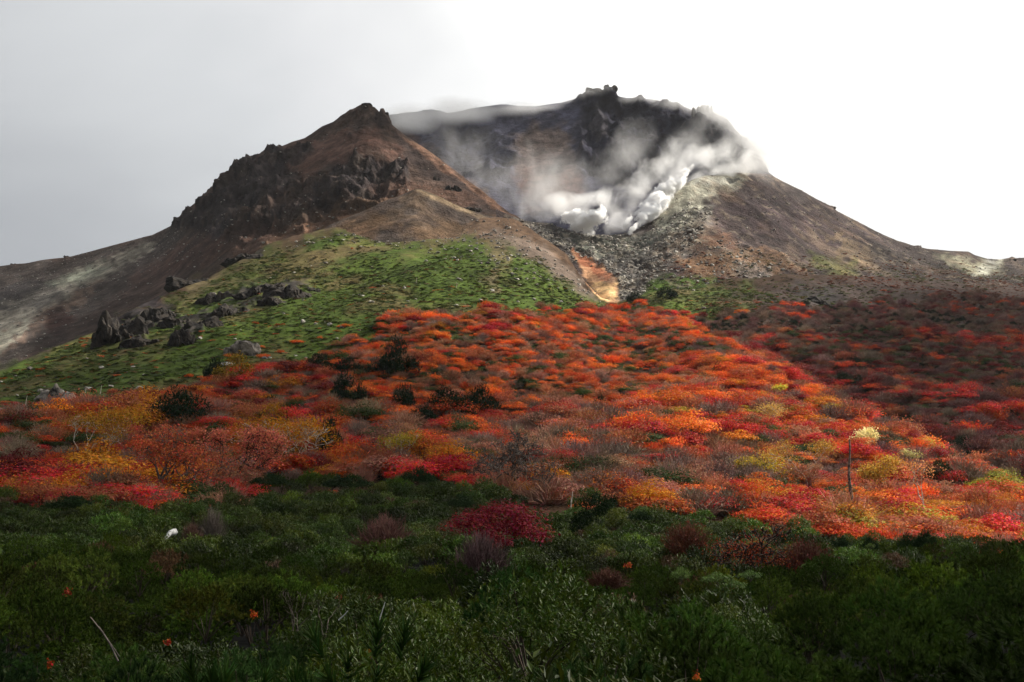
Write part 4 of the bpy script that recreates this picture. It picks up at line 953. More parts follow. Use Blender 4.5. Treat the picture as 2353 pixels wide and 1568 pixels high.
# dark conifers standing in the autumn scrub: photo place, width, height
for u, v, w, h, lab in [(805,915,84,52,'squat dark pine on its own in the orange scrub left of the middle'), (927,934,58,46,'small round dark pine between the squat pine and the twin pines'),
      (1030,931,104,50,'left and wider one of the twin dark pines'), (1108,918,78,50,'right one of the twin dark pines, a little higher up'), (1092,950,30,26,'little dark pine tucked below the twin dark pines'),
      (918,844,96,52,'wide flat-topped dark pine above the squat pine'), (870,850,60,34,'low dark pine against the left side of the flat-topped pine'), (914,792,52,32,'small rounded dark pine at the top edge of the red scrub'), (412,950,140,62,'broad dark pine clump among red bushes right of the slim pale birch'),
      (757,1006,66,66,'ragged dark pine right beside the spreading golden birch'), (500,862,58,36,'dark flat-crowned pine on a thin stem in the green meadow'), (730,842,60,30,'low dark pine mat left of the flat-topped pine'), (800,846,70,28,'flat dark pine spread over the meadow edge'),
      (1113,842,20,14,'tiny dark pine alone in the orange slope'), (1198,868,30,18,'tiny dark pine up the slope from the twin pines'), (1379,934,36,24,'small dark pine in the middle of the sunlit spur'), (1280,924,16,16,'tiny dark tuft of pine left of the one on the sunlit spur'),
      (965,965,80,26,'low mid-green pine mat below the twin dark pines'), (2152,1107,62,40,'rounded green pine right of the tall dead trunk'), (1706,1130,60,32,'low dark pine in red bushes left of the dead trunk'), (1978,1113,40,24,'small green pine just right of the dead trunk'),
      (1932,858,50,24,'dark pine in the shaded valley behind the spur'), (2206,995,44,22,'dark pine deep in the shaded valley at the right'), (1640,745,36,20,'dark pine at the top edge of the red slope'), (1560,905,30,14,'dark low pine on the sunlit spur'),
      (760,860,40,20,'small dark pine between meadow and red scrub'), (1650,865,34,18,'dark pine tuft near the upper spur'), (1535,1100,40,24,'dark pine patch below the bare grey shrubs'), (1460,700,44,18,'dark pine mat at the foot of the rubble chute'), (1530,690,50,20,'green-black pine right of the rubble chute')]:
    p = slope_at(u, v + h*.45); wm = w*p[1]/F*1.15; hm = h*p[1]/F*1.5
    o = put(PINED[rs.randint(4)], 'dark_pine', p + np.array([0, -1.0, 0]), rotz(rs), (wm, wm, hm*1.9), srgb((30, 46, 28) if v < 1050 else (44, 60, 32))*.85, 'pine', 'pine', 'dark pines scattered in the autumn scrub', code='k', uv=(u, v))
    o['label'] = lab

# ------------------------------------------------------------------ single trees and bushes that stand out
def tree(name, u, v, Hpx, label, cat, bark, d0=(0, 0, 1), depth=4, r=.03, L=.3, spread=.55, up=.25, crown=None, ncr=700, lsz=.035, seed=0, mat_leaf=None, wide=1.0, kids=(2, 3), jit=.12, forks=1, D=None, curve=.25, group=None, rmin=.0035):
    """base at photo (u, v), Hpx tall there; trunk and crown are parts"""
    rs = RS(seed); p = slope_at(u, v)
    if D is not None: y = D; zz = slope_xy(float(place(u, v, y)[0]), y); p = np.array([float(place(u, v, y)[0]), y, zz])
    H = Hpx*p[1]/F; segs, tips = [], []
    for k in range(forks):
        dd = np.array(d0, float) + (rs.normal(size=3)*[.5, .3, .1] if forks > 1 else 0)
        branchy(rs, (rs.uniform(-.02, .02), rs.uniform(-.02, .02), -.02), dd, L, r, depth, spread, up, kids, segs=segs, tips=tips, curve=curve, rmin=rmin)
    a = np.array([s[1] for s in segs]); top = a[:, 2].max(); sc = H/top
    root = bpy.data.objects.new(name, None); COL.objects.link(root); root.location = tuple(map(float, p - np.array([0, 0, .05]))); tag(root, label, cat, group)
    S = [(np.array(s[0])*sc*[wide, wide, 1], np.array(s[1])*sc*[wide, wide, 1], s[2]*sc, s[3]*sc) for s in segs]
    V, Fq = tubes(S, 5); link_ob('trunk', to_mesh('trunk', [(V, Fq, None, 0)], [bark], True), parent=root)
    if crown is not None:
        T = np.array([t[0] for t in tips])*sc*[wide, wide, 1]; i = rs.randint(0, len(T), ncr)
        c = T[i] + rs.normal(size=(ncr, 3))*H*jit*.5*[1, 1, .6]
        V, Fq = quads(c, rs.normal(size=(ncr, 3))*.7 + [0, -.1, .7], rs.uniform(.6, 1.3, ncr)*lsz*H, rs)
        o = link_ob('crown', to_mesh('crown', [(V, Fq, np.repeat(rs.uniform(0, 1, ncr), 4), 0)], [mat_leaf or M_leaf]), parent=root); o['col'] = [float(x) for x in srgb(crown)*.85]
    root.rotation_euler[2] = 0
    return root
tree('bare_tree', 1155, 1150, 150, 'big leafless grey tree with a wide fan of twigs in the red scrub', 'tree', M_dead, depth=6, r=.028, L=.25, spread=.7, up=.12, forks=4, wide=1.15, seed=3, kids=(2, 3), curve=.3, rmin=.0035)
tree('bare_tree', 1245, 1165, 100, 'smaller grey tree with a pale broken stem beside the big leafless tree', 'tree', M_dead, depth=4, r=.035, L=.28, spread=.6, forks=3, seed=5, rmin=.005, crown=(150, 84, 50), ncr=160, lsz=.03)
tree('autumn_tree', 492, 1125, 150, 'pinkish-leaved tree with a dark forked trunk leaning left above the red bushes', 'tree', M_bark, d0=(.05, 0, 1), depth=5, r=.015, L=.26, spread=.62, up=.18, forks=2, crown=(214, 124, 96), ncr=4600, lsz=.019, seed=8, wide=1.05, jit=.15, rmin=.003, curve=.14)
tree('autumn_tree', 372, 1150, 175, 'half-bare rusty tree with several grey stems left of the pinkish tree', 'tree', M_dead, depth=5, r=.028, L=.25, spread=.6, up=.18, forks=4, crown=(190, 100, 62), ncr=4600, lsz=.017, seed=12, wide=.9, jit=.18, rmin=.003, curve=.14)
tree('birch_tree', 240, 1055, 120, 'slim birch with a bare pale trunk under a small yellow crown at the left', 'tree', M_birch, d0=(.12, 0, 1), depth=3, r=.010, L=.5, spread=.5, up=.3, crown=(176, 128, 36), ncr=1300, lsz=0.024, seed=14, jit=0.27)
tree('birch_tree', 185, 1040, 90, 'low olive-gold birch bush left of the slim pale birch', 'tree', M_birch, depth=4, r=.010, L=.25, spread=.6, forks=3, crown=(150, 112, 30), ncr=1820, lsz=0.024, seed=15, jit=0.27, wide=1.2)
tree('birch_tree', 600, 1062, 110, 'left part of the spreading golden birches, with a thin white stem', 'tree', M_birch, depth=4, r=.007, L=.25, spread=.6, forks=3, crown=(176, 118, 26), ncr=3380, lsz=0.020, seed=16, jit=0.27, wide=1.5)
tree('birch_tree', 680, 1070, 115, 'spreading golden birch with bright yellow clumps beside the ragged dark pine', 'tree', M_birch, depth=4, r=.007, L=.25, spread=.6, forks=4, crown=(204, 138, 28), ncr=3380, lsz=0.020, seed=17, jit=0.24, wide=1.4)
tree('birch_tree', 912, 1075, 78, 'yellow-green birch in the red scrub above the thicket, left of the big leafless tree', 'tree', M_birch, depth=4, r=.007, L=.25, spread=.55, forks=2, crown=(170, 150, 44), ncr=2340, lsz=0.025, seed=18, jit=0.27, wide=1.2)
tree('birch_tree', 552, 895, 60, 'small olive-yellow birch below the big split boulder, right-hand one of a pair', 'tree', M_birch, depth=3, r=.010, L=.35, spread=.45, crown=(140, 112, 30), ncr=1040, lsz=0.043, seed=19, jit=0.30, wide=.7)
tree('birch_tree', 503, 900, 45, 'small olive-yellow birch below the big split boulder, left-hand one of a pair', 'tree', M_birch, depth=3, r=.010, L=.35, spread=.45, crown=(132, 110, 32), ncr=910, lsz=0.051, seed=20, jit=0.30, wide=.9)
tree('birch_tree', 640, 980, 50, 'golden-olive round bush just above the golden birches', 'tree', M_birch, depth=3, r=.010, L=.3, spread=.6, forks=2, crown=(168, 118, 30), ncr=1300, lsz=0.043, seed=21, jit=0.34, wide=1.3)
tree('birch_tree', 1770, 1022, 70, 'thin white-stemmed birch with sparse yellow leaves on the crest of the sunlit spur', 'tree', M_birch, depth=4, r=.009, L=.3, spread=.55, crown=(206, 168, 90), ncr=1300, lsz=0.025, seed=22, jit=0.27, wide=1.5)
tree('birch_tree', 1857, 1125, 100, 'broad yellow-brown birch with a thin pale stem left of the dead trunk', 'tree', M_birch, depth=4, r=.007, L=.3, spread=.6, crown=(188, 144, 62), ncr=3120, lsz=0.020, seed=23, jit=0.27, wide=1.5)
tree('birch_tree', 1737, 1108, 64, 'bright yellow-green birch among red shrubs, halfway up left of the dead trunk', 'tree', M_birch, depth=4, r=.007, L=.25, spread=.6, forks=2, crown=(190, 164, 44), ncr=2340, lsz=0.030, seed=24, jit=0.30, wide=1.4)
tree('birch_tree', 2043, 1165, 96, 'yellow-topped birch with a white stem right of the dead trunk', 'tree', M_birch, depth=3, r=.02, L=.45, spread=.45, crown=(196, 156, 60), ncr=1820, lsz=0.030, seed=25, jit=0.27, wide=.8)
tree('birch_tree', 2121, 1215, 140, 'bright white birch with bare forked stems and a thin peach crown', 'tree', M_birch, depth=4, r=.024, L=.4, spread=.4, up=.3, crown=(206, 140, 90), ncr=500, lsz=0.019, seed=26, jit=0.27, wide=.7)
tree('cream_tree', 1980, 1056, 46, 'small pale cream tree glowing at the top right of the tall dead trunk', 'tree', M_birch, depth=3, r=.010, L=.3, spread=.55, forks=2, crown=(250, 236, 170), ncr=2340, lsz=0.051, seed=27, jit=0.34)
tree('cream_tree', 2096, 1100, 38, 'smaller cream-green tree beside a dark bush right of the dead trunk', 'tree', M_birch, depth=3, r=.010, L=.3, spread=.55, forks=2, crown=(222, 214, 140), ncr=1820, lsz=0.051, seed=28, jit=0.34)
tree('cream_tree', 1797, 930, 26, 'little yellow-green tree on the upper edge of the sunlit spur', 'tree', M_birch, depth=3, r=.010, L=.3, spread=.55, forks=2, crown=(214, 200, 70), ncr=1300, lsz=0.068, seed=29, jit=0.34)
# tall dead trunk with broken branch stubs
p = slope_at(1957, 1208); H = 190*p[1]/F; rs = RS(31)
root = bpy.data.objects.new('dead_tree', None); COL.objects.link(root); root.location = tuple(map(float, p - np.array([0, 0, .1]))); tag(root, 'tall dark dead trunk with short broken stubs standing above the red shrubs', 'dead tree')
S = []; q = np.zeros(3)
for i in range(9):
    q2 = np.array([.012*H*math.sin(i*1.1) + .004*i*H*.3, 0, H*(i+1)/9]); S.append((q, q2, H*.026*(1 - i*.07), H*.026*(1 - (i+1)*.07))); q = q2
V, Fq = tubes(S, 8); link_ob('trunk', to_mesh('trunk', [(V, Fq, None, 0)], [M_dead], True), parent=root)
for i in range(26):
    t = rs.uniform(.15, .98); a = rs.uniform(0, 6.28); b = np.array([.012*H*math.sin(t*9*1.1) + .004*t*9*H*.3, 0, H*t]); L = rs.uniform(.02, .075)*H*(1.2 - t*.6)
    V, Fq = tubes([(b, b + np.array([math.cos(a), math.sin(a), rs.uniform(-.3, .4)])*L, H*.006, H*.0025)], 4)
    link_ob('branch_stub', to_mesh('branch_stub', [(V, Fq, None, 0)], [M_dead], True), parent=root)
def stick(name, pts_, r0, r1, mat, label, cat, sides=6, group=None):
    P_ = [np.array(q, float) for q in pts_]; n = len(P_) - 1; o0 = P_[0]
    S = [(P_[i]-o0, P_[i+1]-o0, r0 + (r1-r0)*i/n, r0 + (r1-r0)*(i+1)/n) for i in range(n)]
    V, Fq = tubes(S, sides); o = link_ob(name, to_mesh(name, [(V, Fq, None, 0)], [mat], True), o0); return tag(o, label, cat, group)
a = slope_at(1965, 1160); b = slope_at(2045, 1200)
stick('fallen_log', [a + [0, 0, 1.0], (a+b)/2 + [0, 0, 1.1], b + [0, -2.5, 1.2]], .13, .07, M_dead, 'dark fallen log lying down to the right from the foot of the dead trunk', 'log')
# bleached stub sticking out of the thicket
import bmesh
p = place(396, 1236, 58.0); q = place(402, 1222, 58.2); q2 = place(378, 1240, 57.5)
stick('wood_stub', [q2, (q2+q)/2 + [0, 0, .12], q], .07, .19, M_bleach, 'bleached white stub of wood poking out of the dark thicket at the left', 'dead wood')
# crimson bush, twig bushes, russet bush in the thicket
def bushes(me, name, u, v, w, h, D, col, label, tilt=0.0, cat='shrub'):
    p = place(u, v + h*(.5 if 'pine' in name or 'fern' in name else .85), D); wm = w*D/F; hm = h*D/F*(1 if 'pine' in name or 'fern' in name else 1.3)
    o = link_ob(name, me, p); o.scale = (wm*1.05, wm, hm*(2.2 if 'pine' not in name else 2)); o.rotation_euler = (0, tilt, 1.0 if not tilt else 0); o['col'] = [float(c) for c in srgb(col)*.8]; tag(o, label, cat); return o
CRIM = maple_shape(601, 6500, 46, .44, .013, .5)
bushes(CRIM, 'maple_shrub', 1150, 1200, 250, 100, 62, (120, 16, 34), 'wide low crimson shrub alone in the dark green thicket')
bushes(maple_shape(602, 2600, 22, .42, .018, .5), 'maple_shrub', 1120, 1236, 120, 60, 58, (104, 14, 30), 'darker crimson shrub under the wide crimson one')
bushes(bare_shape(603, 520, .55, leaves=0), 'twig_bush', 885, 1232, 150, 60, 60, (100, 66, 60), 'purplish-brown fan of bare twigs in the thicket left of the crimson shrub')
bushes(bare_shape(604, 520, .55, leaves=0), 'twig_bush', 1105, 1292, 160, 84, 42, (84, 62, 62), 'mauve-grey twig bush in the thicket below the crimson shrub')
bushes(bare_shape(605, 360, .6, leaves=0), 'twig_bush', 488, 1213, 70, 50, 66, (98, 88, 80), 'pale grey bare twig bush right of the bleached wood stub')
bushes(bare_shape(609, 360, .6, leaves=30), 'twig_bush', 440, 1230, 60, 30, 60, (86, 60, 50), 'low brown twig bush between the bleached stub and the pale twig bush')
bushes(bare_shape(606, 420, .5, leaves=420), 'russet_bush', 1850, 1288, 160, 70, 52, (92, 50, 38), 'low russet twig bush right of the round russet bush')
bushes(bare_shape(607, 420, .5, leaves=300), 'russet_bush', 1580, 1240, 130, 60, 58, (104, 60, 42), 'low russet twig bush left of the round russet bush')
tree('russet_bush', 1718, 1330, 160, 'round russet bush with a dark many-stemmed trunk at the edge of the thicket', 'shrub', M_bark, depth=5, r=.03, L=.2, spread=.75, up=.1, forks=4, crown=(150, 68, 36), ncr=3200, lsz=.013, seed=33, wide=1.25, jit=.2, D=52, rmin=.005)
bushes(bare_shape(608, 420, .5, leaves=100), 'twig_bush', 1395, 1330, 110, 34, 36, (84, 50, 38), 'low brown twig bush left of the pale fern patch')
bushes(PINED[1], 'leaning_pine', 1372, 1165, 130, 66, 75, (36, 52, 28), 'dwarf pine leaning up to the right behind the crimson shrub', tilt=-.55, cat='pine')
for i, (u, v, w, h, D) in enumerate([(1470,1185,70,34,80), (620,1100,90,40,96), (2090,1240,60,44,44), (2130,1232,50,50,42), (1930,1245,50,34,50), (2000,1248,44,40,46), (160,1150,120,44,90), (800,1105,120,40,92), (960,1090,90,52,92), (1060,1150,70,44,86)]):
    o = bushes(PINED[i % 4], 'edge_pine', u, v, w, h*.8, D, (40, 58, 32), None, cat='pine'); THINGS.append((o, 'thicket-edge pine', 'dark green', u, v)); o['group'] = 'pines along the thicket edge'
# ferns and small bright leaves
for u, v, w, h, D, c in [(1650,1330,80,34,33,(96,122,52)), (1725,1322,60,26,34,(88,116,50)), (1565,1320,50,40,34,(104,128,60)), (1690,1345,60,26,31,(92,120,56)), (1860,1300,40,20,40,(92,116,48)), (2000,1255,26,16,44,(88,110,40))]:
    o = bushes(BROADF[0], 'fern_clump', u, v, w, h*.7, D, c, None, cat='fern'); THINGS.append((o, 'fern clump', 'pale green', u, v)); o['group'] = 'pale fern clumps in the thicket'
for i, (u, v, D, c) in enumerate([(385,1475,8.5,(150,60,30)), (115,1525,7.6,(150,60,26)), (583,1412,11,(180,80,30)), (780,1372,14,(120,52,34)), (1600,1555,7,(190,100,36)), (155,1360,15,(130,56,30)), (1445,1300,36,(170,80,40)), (845,1500,9,(150,110,40))]):
    rr = RS(700 + i); n = 40; s = 4*D/F
    V, Fq = quads(rr.normal(size=(n, 3))*s, rr.normal(size=(n, 3)) + [0, -1, .5], rr.uniform(.5, 1.1, n)*s, rr)
    o = link_ob('autumn_sprig', to_mesh('autumn_sprig', [(V, Fq, np.repeat(rr.uniform(0, 1, n), 4), 0)], [M_leaf]), place(u, v, D)); o['col'] = [float(x) for x in srgb(c)*.8]
    o['category'] = 'sprig'; o['group'] = 'turned sprigs in the thicket'; THINGS.append((o, 'leaf sprig in the dark thicket', 'orange-brown', u, v))
# bare branches in the near thicket
def bare_branch(u, v, Hpx, D, d0, label, seed, depth=3, forks=3, r=.014, wide=1.0, mat=None):
    rs = RS(seed); segs = []; tips = []
    for k in range(forks): branchy(rs, (rs.uniform(-.1, .1), 0, 0), np.array(d0) + rs.normal(size=3)*[.45, .2, .1], .35, r, depth, .45, .22, (1, 3), segs=segs, tips=tips, curve=.22, rmin=.003)
    H = Hpx*D/F; top = max(s[1][2] for s in segs); sc = H/top
    S = [(s[0]*sc*[wide, 1, 1], s[1]*sc*[wide, 1, 1], s[2]*sc*.8, s[3]*sc*.8) for s in segs]; V, Fq = tubes(S, 5)
    o = link_ob('bare_branches', to_mesh('bare_branches', [(V, Fq, None, 0)], [mat or M_dead], True), place(u, v, D)); return tag(o, label, 'branches')
bare_branch(680, 1450, 95, 9.0, (0, 0, 1), 'grey bare branching bush sticking up from the thicket, lower left of the middle', 41, 3, 4, .012, 1.1)
bare_branch(745, 1460, 90, 8.6, (.25, 0, 1), 'grey bare forked branch curving right beside the branching bush', 42, 2, 2, .014)
stick('dead_branch', [place(208,1418,7.6), place(232,1448,7.4), place(252,1478,7.2), place(272,1520,7.0)], .003, .006, M_dead, 'grey dead branch sloping down to the right through the left pines', 'branch')
stick('dead_branch', [place(228,1440,7.4), place(262,1490,7.2), place(275,1510,7.1)], .002, .004, M_dead, 'thin second dead branch just right of the sloping one', 'branch')
stick('dead_branch', [place(871,1425,10), place(877,1408,10), place(885,1383,10)], .006, .003, M_bleach, 'short pale upright stick right of the bare branching bush', 'branch')
stick('dead_branch', [place(778,1425,9), place(792,1412,9), place(800,1403,9)], .006, .003, M_bleach, 'short pale slanting stick beside the forked bare branch', 'branch')
# thin white stems in the scrub
for u, v, h, lab in [(1985,820,14,'white boulder-pale stem in the shaded valley scrub'), (2298,972,22,'forked white snag in the far right scrub'), (57,955,30,'thin white snag at the left edge of the meadow'), (195,918,22,'thin pale snag beside the tall leaning boulder'),
                (1047,668,14,'tiny white snag high on the green meadow'), (957,655,14,'tiny pale snag left of the highest meadow snag'), (1310,1195,60,'white dead stem at the thicket edge below the big leafless tree'), (230,905,22,'short pale snag in the low meadow')]:
    p = slope_at(u, v); H = h*p[1]/F
    stick('snag', [p - [0, 0, .2], p + [.05*H, 0, H*.5], p + [.12*H, 0, H]], .018*H + .06, .03, M_birch, lab, 'dead tree')

# ------------------------------------------------------------------ boulders and stones
rs = RS(51)
def boulder(look_, u, v, w, h, label, me, rz=None, tilt=0.0, group=None, kind='boulder'):
    p = look_(u, v + h*.5); D = p[1]; o = link_ob(kind, me, p - np.array([0, 0, .12*h*D/F])); s = w*D/F
    o.scale = (s, s*.9, h*D/F*1.12); o.rotation_euler = (0, tilt, rs.uniform(0, 6.28) if rz is None else rz); o['category'] = 'rock'
    if group: o['group'] = group
    if label: o['label'] = label
    else: THINGS.append((o, 'boulder' if w > 12 else 'stone', 'grey', u, v))
    return o
def big_rock(name, u, v, w, h, label, seed, n=5, mat=None, spike=.6):
    """an outcrop of several fused jagged blocks"""
    p = slope_at(u, v + h*.5); s = p[1]/F; rr = RS(seed); bm = bmesh.new()
    for k in range(n):
        me = rock_shape(seed*10 + k, sub=3, rough=.5, cuts=12) if mat is not M_lava else fluted_rock(seed*10 + k, M_lava); a = rr.uniform(-.5, .5); sc_ = np.array([w*s*rr.uniform(.6, .9), w*s*.6, h*s*rr.uniform(.8, 1.15)*(1 - abs(a)*spike)])
        from mathutils import Matrix
        M = Matrix.Translation((a*w*s*.85, rr.uniform(-.1, .2)*w*s, (-.38 if mat is M_lava else -.1)*h*s)) @ Matrix.Rotation(rr.uniform(0, 6.28), 4, 'Z') @ Matrix.Rotation(rr.normal()*.25, 4, 'Y') @ Matrix.Diagonal((*sc_, 1))
        me.transform(M); bm.from_mesh(me); bpy.data.meshes.remove(me)
    me = bpy.data.meshes.new(name); bm.to_mesh(me); bm.free(); me.materials.append(mat or M_stone)
    return tag(link_ob(name, me, p), label, 'rock')
M_split = plain_mat('split_boulder_stone', (30, 28, 28), (150, 142, 132), .6, .9, .9, .25)
big_rock('boulder', 560, 786, 70, 60, 'big split boulder, dark with pale faces, alone on the green meadow', 61, 4, M_split)
big_rock('boulder', 130, 892, 72, 84, 'tall leaning boulder with dark face and pale blotches low on the left meadow', 62, 4, M_split)
big_rock('boulder', 85, 925, 20, 12, 'low pale boulder at the left foot of the tall leaning boulder', 63, 2, M_split)
for i, (u, v, w, h, lab) in enumerate([(285,705,70,90,'tallest dark fluted lava tower at the left end of the outcrop'), (375,690,70,60,'dark fluted lava block right of the tallest tower'), (430,755,50,50,'dark lava knob low in the middle of the outcrop'), (480,725,60,50,'dark lava knob with mossy top right of the low one'),
      (540,700,56,34,'dark lava block in the green slope'), (665,652,66,40,'upper dark lava outcrop at the right end of the rocky band'), (585,672,50,24,'flat dark lava ledge left of the upper outcrop'), (560,578,60,20,'dark rock ledge at the top of the green slope'), (460,608,90,30,'long dark rock ledge above the outcrop'), (620,690,40,20,'small dark lava ledge below the upper outcrop'), (715,657,24,12,'small dark rock right of the upper outcrop'), (320,760,60,40,'broken dark base rock of the fluted tower'), (330, 725, 60, 44, 'dark fluted block filling the gap beside the tallest tower'), (400, 720, 50, 40, 'dark ribbed block in the middle of the lava outcrop'), (505, 662, 60, 30, 'dark ribbed ledge halfway along the rocky band'), (630, 655, 50, 28, 'dark block leaning against the upper outcrop')]):
    big_rock('lava_outcrop', u, v, w*1.5, h*1.75, lab, 70 + i, 8, M_lava, .5)
for u, v, w, h in [(305,838,14,9),(495,840,0,0),(527,835,44,16),(695,736,16,12),(725,742,12,8),(757,745,14,10),(855,703,14,10),(930,662,10,12),(1055,640,14,8),(955,690,8,6),(1130,655,14,10),(1240,600,16,10),(90,880,16,10),(320,885,26,12),(205,890,20,12),
                   (460,790,14,8),(232,838,18,9),(240,790,20,12),(880,655,8,5),(1050,706,12,6),(1190,690,10,6),(1290,690,12,6),(1260,640,10,7),(680,800,10,6),(620,812,12,6),(1012,745,10,7),(775,770,8,6),(1040,725,12,5),(700,820,10,6),(980,600,10,6)]:
    if w: boulder(slope_at, u, v, w, h, None, ROCK[rs.randint(6)], group='pale boulders on the meadow')
# rocks in the rubble chute and on the shoulder
TOP4 = 149
sh_at = lambda u, v: look(W4, P4, US4, u, v, TOP4)
pts, pu, pv = scatter_points(P4, U4, W4, 4, TOP4 - 2, np.maximum(rub, area(U4, W4, [(1540,560),(1700,560),(1800,640),(1700,690),(1500,690)], 14, 14, .03, 90)*.25), 1.6, rs, 9000)
o_ = rs.uniform(size=len(pts)); sz = .45 + 1.9*o_**4
order = np.argsort(-sz); 
for q in order[:170]:
    D = pts[q, 1]; o = link_ob('boulder', ROCK[rs.randint(6)] if rs.uniform() < .75 else ROCKD[rs.randint(3)], pts[q] - [0, 0, .15*sz[q]]); s = sz[q]
    o.scale = (s, s*rs.uniform(.7, 1), s*rs.uniform(.55, .9)); o.rotation_euler = (rs.normal()*.3, rs.normal()*.3, rotz(rs)); o['category'] = 'rock'; o['group'] = 'boulders in the rubble chute below the crater'
    THINGS.append((o, 'boulder', 'grey', float(pu[q]), float(pv[q])))
r_ = order[170:]; n = len(r_)
def grey(n, rs): return None
scatter('rubble', shapes('stone_shape', [ROCK[0], ROCK[1], ROCK[2], ROCKD[0], ROCKD[1]]), pts[r_], np.stack([rs.normal(size=n)*.3, rs.normal(size=n)*.3, rs.uniform(0, 6.28, n)], -1), np.stack([sz[r_], sz[r_]*.85, sz[r_]*.7], -1), rs.randint(0, 5, n), np.full((n, 3), .2), 'loose grey rubble filling the chute below the crater')
m_ = area(U2, W2, [(400,520),(960,440),(1180,500),(1180,530),(700,540),(300,640),(100,800),(0,860),(0,640),(300,560)], 20, 10, .02, 91)
p_a, _, _ = scatter_points(P2, U2, W2, 4, 150, m_*.6 + .1, 4.5, rs, 2500)
p_b, bu, bv = scatter_points(P1, U1, W1, 150, TOP1, area(U1, W1, [(600,580),(900,520),(1180,512),(1380,690),(1200,640),(900,560)], 10, 10, .02, 92) + mm*.03, 3.2, rs, 2500)
p_c, _, _ = scatter_points(P4, U4, W4, 4, 146, np.full(U4.shape, .25), 4.5, rs, 3500)
pa = np.concatenate([p_a, p_b, p_c]); n = len(pa); s = .3 + 1.3*rs.uniform(size=n)**3
scatter('scattered_stones', shapes('small_stone_shape', [ROCK[0], ROCK[1], ROCK[2], ROCKD[0]]), pa, np.stack([np.zeros(n), np.zeros(n), rs.uniform(0, 6.28, n)], -1), np.stack([s, s, s*.7], -1), rs.randint(0, 4, n), np.full((n, 3), .2), 'small loose stones strewn over the upper slopes')
# dark overhang rock on the right slope and skyline knobs
o = big_rock('lava_outcrop', 1875, 682, 80, 30, 'long dark overhanging rock on the brown slope at the right', 95, 5, M_lava, .5)
def crag(look_, u, v, w, h, label, seed, n=4, dz=.3, thin=1.0):
    p = look_(u, v); s = p[1]/F; rr = RS(seed); bm = bmesh.new(); from mathutils import Matrix
    for k in range(n):
        me = fluted_rock(seed*10 + k, M_lava); a = -.4 + .8*k/max(n-1, 1) + rr.uniform(-.08, .08)
        M = Matrix.Translation((a*w*s*.8, rr.uniform(-.1, .2)*w*s, -dz*h*s)) @ Matrix.Rotation(rr.uniform(0, 6.28), 4, 'Z') @ Matrix.Diagonal((w*s*.7*thin, w*s*.7*thin, h*s*rr.uniform(.7, 1.1), 1))
        me.transform(M); bm.from_mesh(me); bpy.data.meshes.remove(me)
    me = bpy.data.meshes.new('summit_crag'); bm.to_mesh(me); bm.free(); me.materials.append(M_lava)
    return tag(link_ob('summit_crag', me, p), label, 'rock')
l3 = lambda u, v: look(W3, P3, US3, u, v, 141)
l2 = lambda u, v: look(W2, P2, US2, u, v, 155)
crag(l3, 1366, 216, 36, 16, 'left half of the notched crag on the highest point of the rim', 201, 3)
crag(l3, 1400, 216, 26, 18, 'right half of the notched crag on the highest point of the rim', 202, 3)
crag(l3, 1600, 266, 18, 36, 'left short tooth of the three-pronged crag at the right end of the rim', 203, 2)
crag(l3, 1616, 262, 20, 36, 'tallest tooth of the three-pronged crag at the right end of the rim', 204, 2)
crag(l3, 1629, 262, 10, 34, 'thin right tooth of the three-pronged crag at the right end of the rim', 205, 2)
crag(l2, 845, 248, 22, 9, 'rounded dark crag on top of the left cone', 206, 4)
crag(l2, 884, 262, 14, 16, 'small pointed crag just right of the cone top', 207, 2)
crag(l2, 1005, 415, 14, 24, 'small black pinnacle on the right flank of the cone', 208, 2)
crag(l2, 1040, 440, 30, 22, 'black rock step below the pinnacle on the cone flank', 209, 3)
crag(l2, 1085, 488, 46, 22, 'lowest black rock step beside the scree ridge', 210, 4)
crag(sh_at, 1914, 478, 10, 6, 'single dark rock standing on the right skyline', 211, 2)
crag(sh_at, 2326, 594, 14, 8, 'small dark rock at the far right end of the skyline', 212, 2)
crag(l2, 152, 590, 10, 8, 'small dark rock on the left skyline', 213, 2)
crag(l2, 32, 608, 12, 6, 'low dark rock near the left end of the skyline', 214, 2)
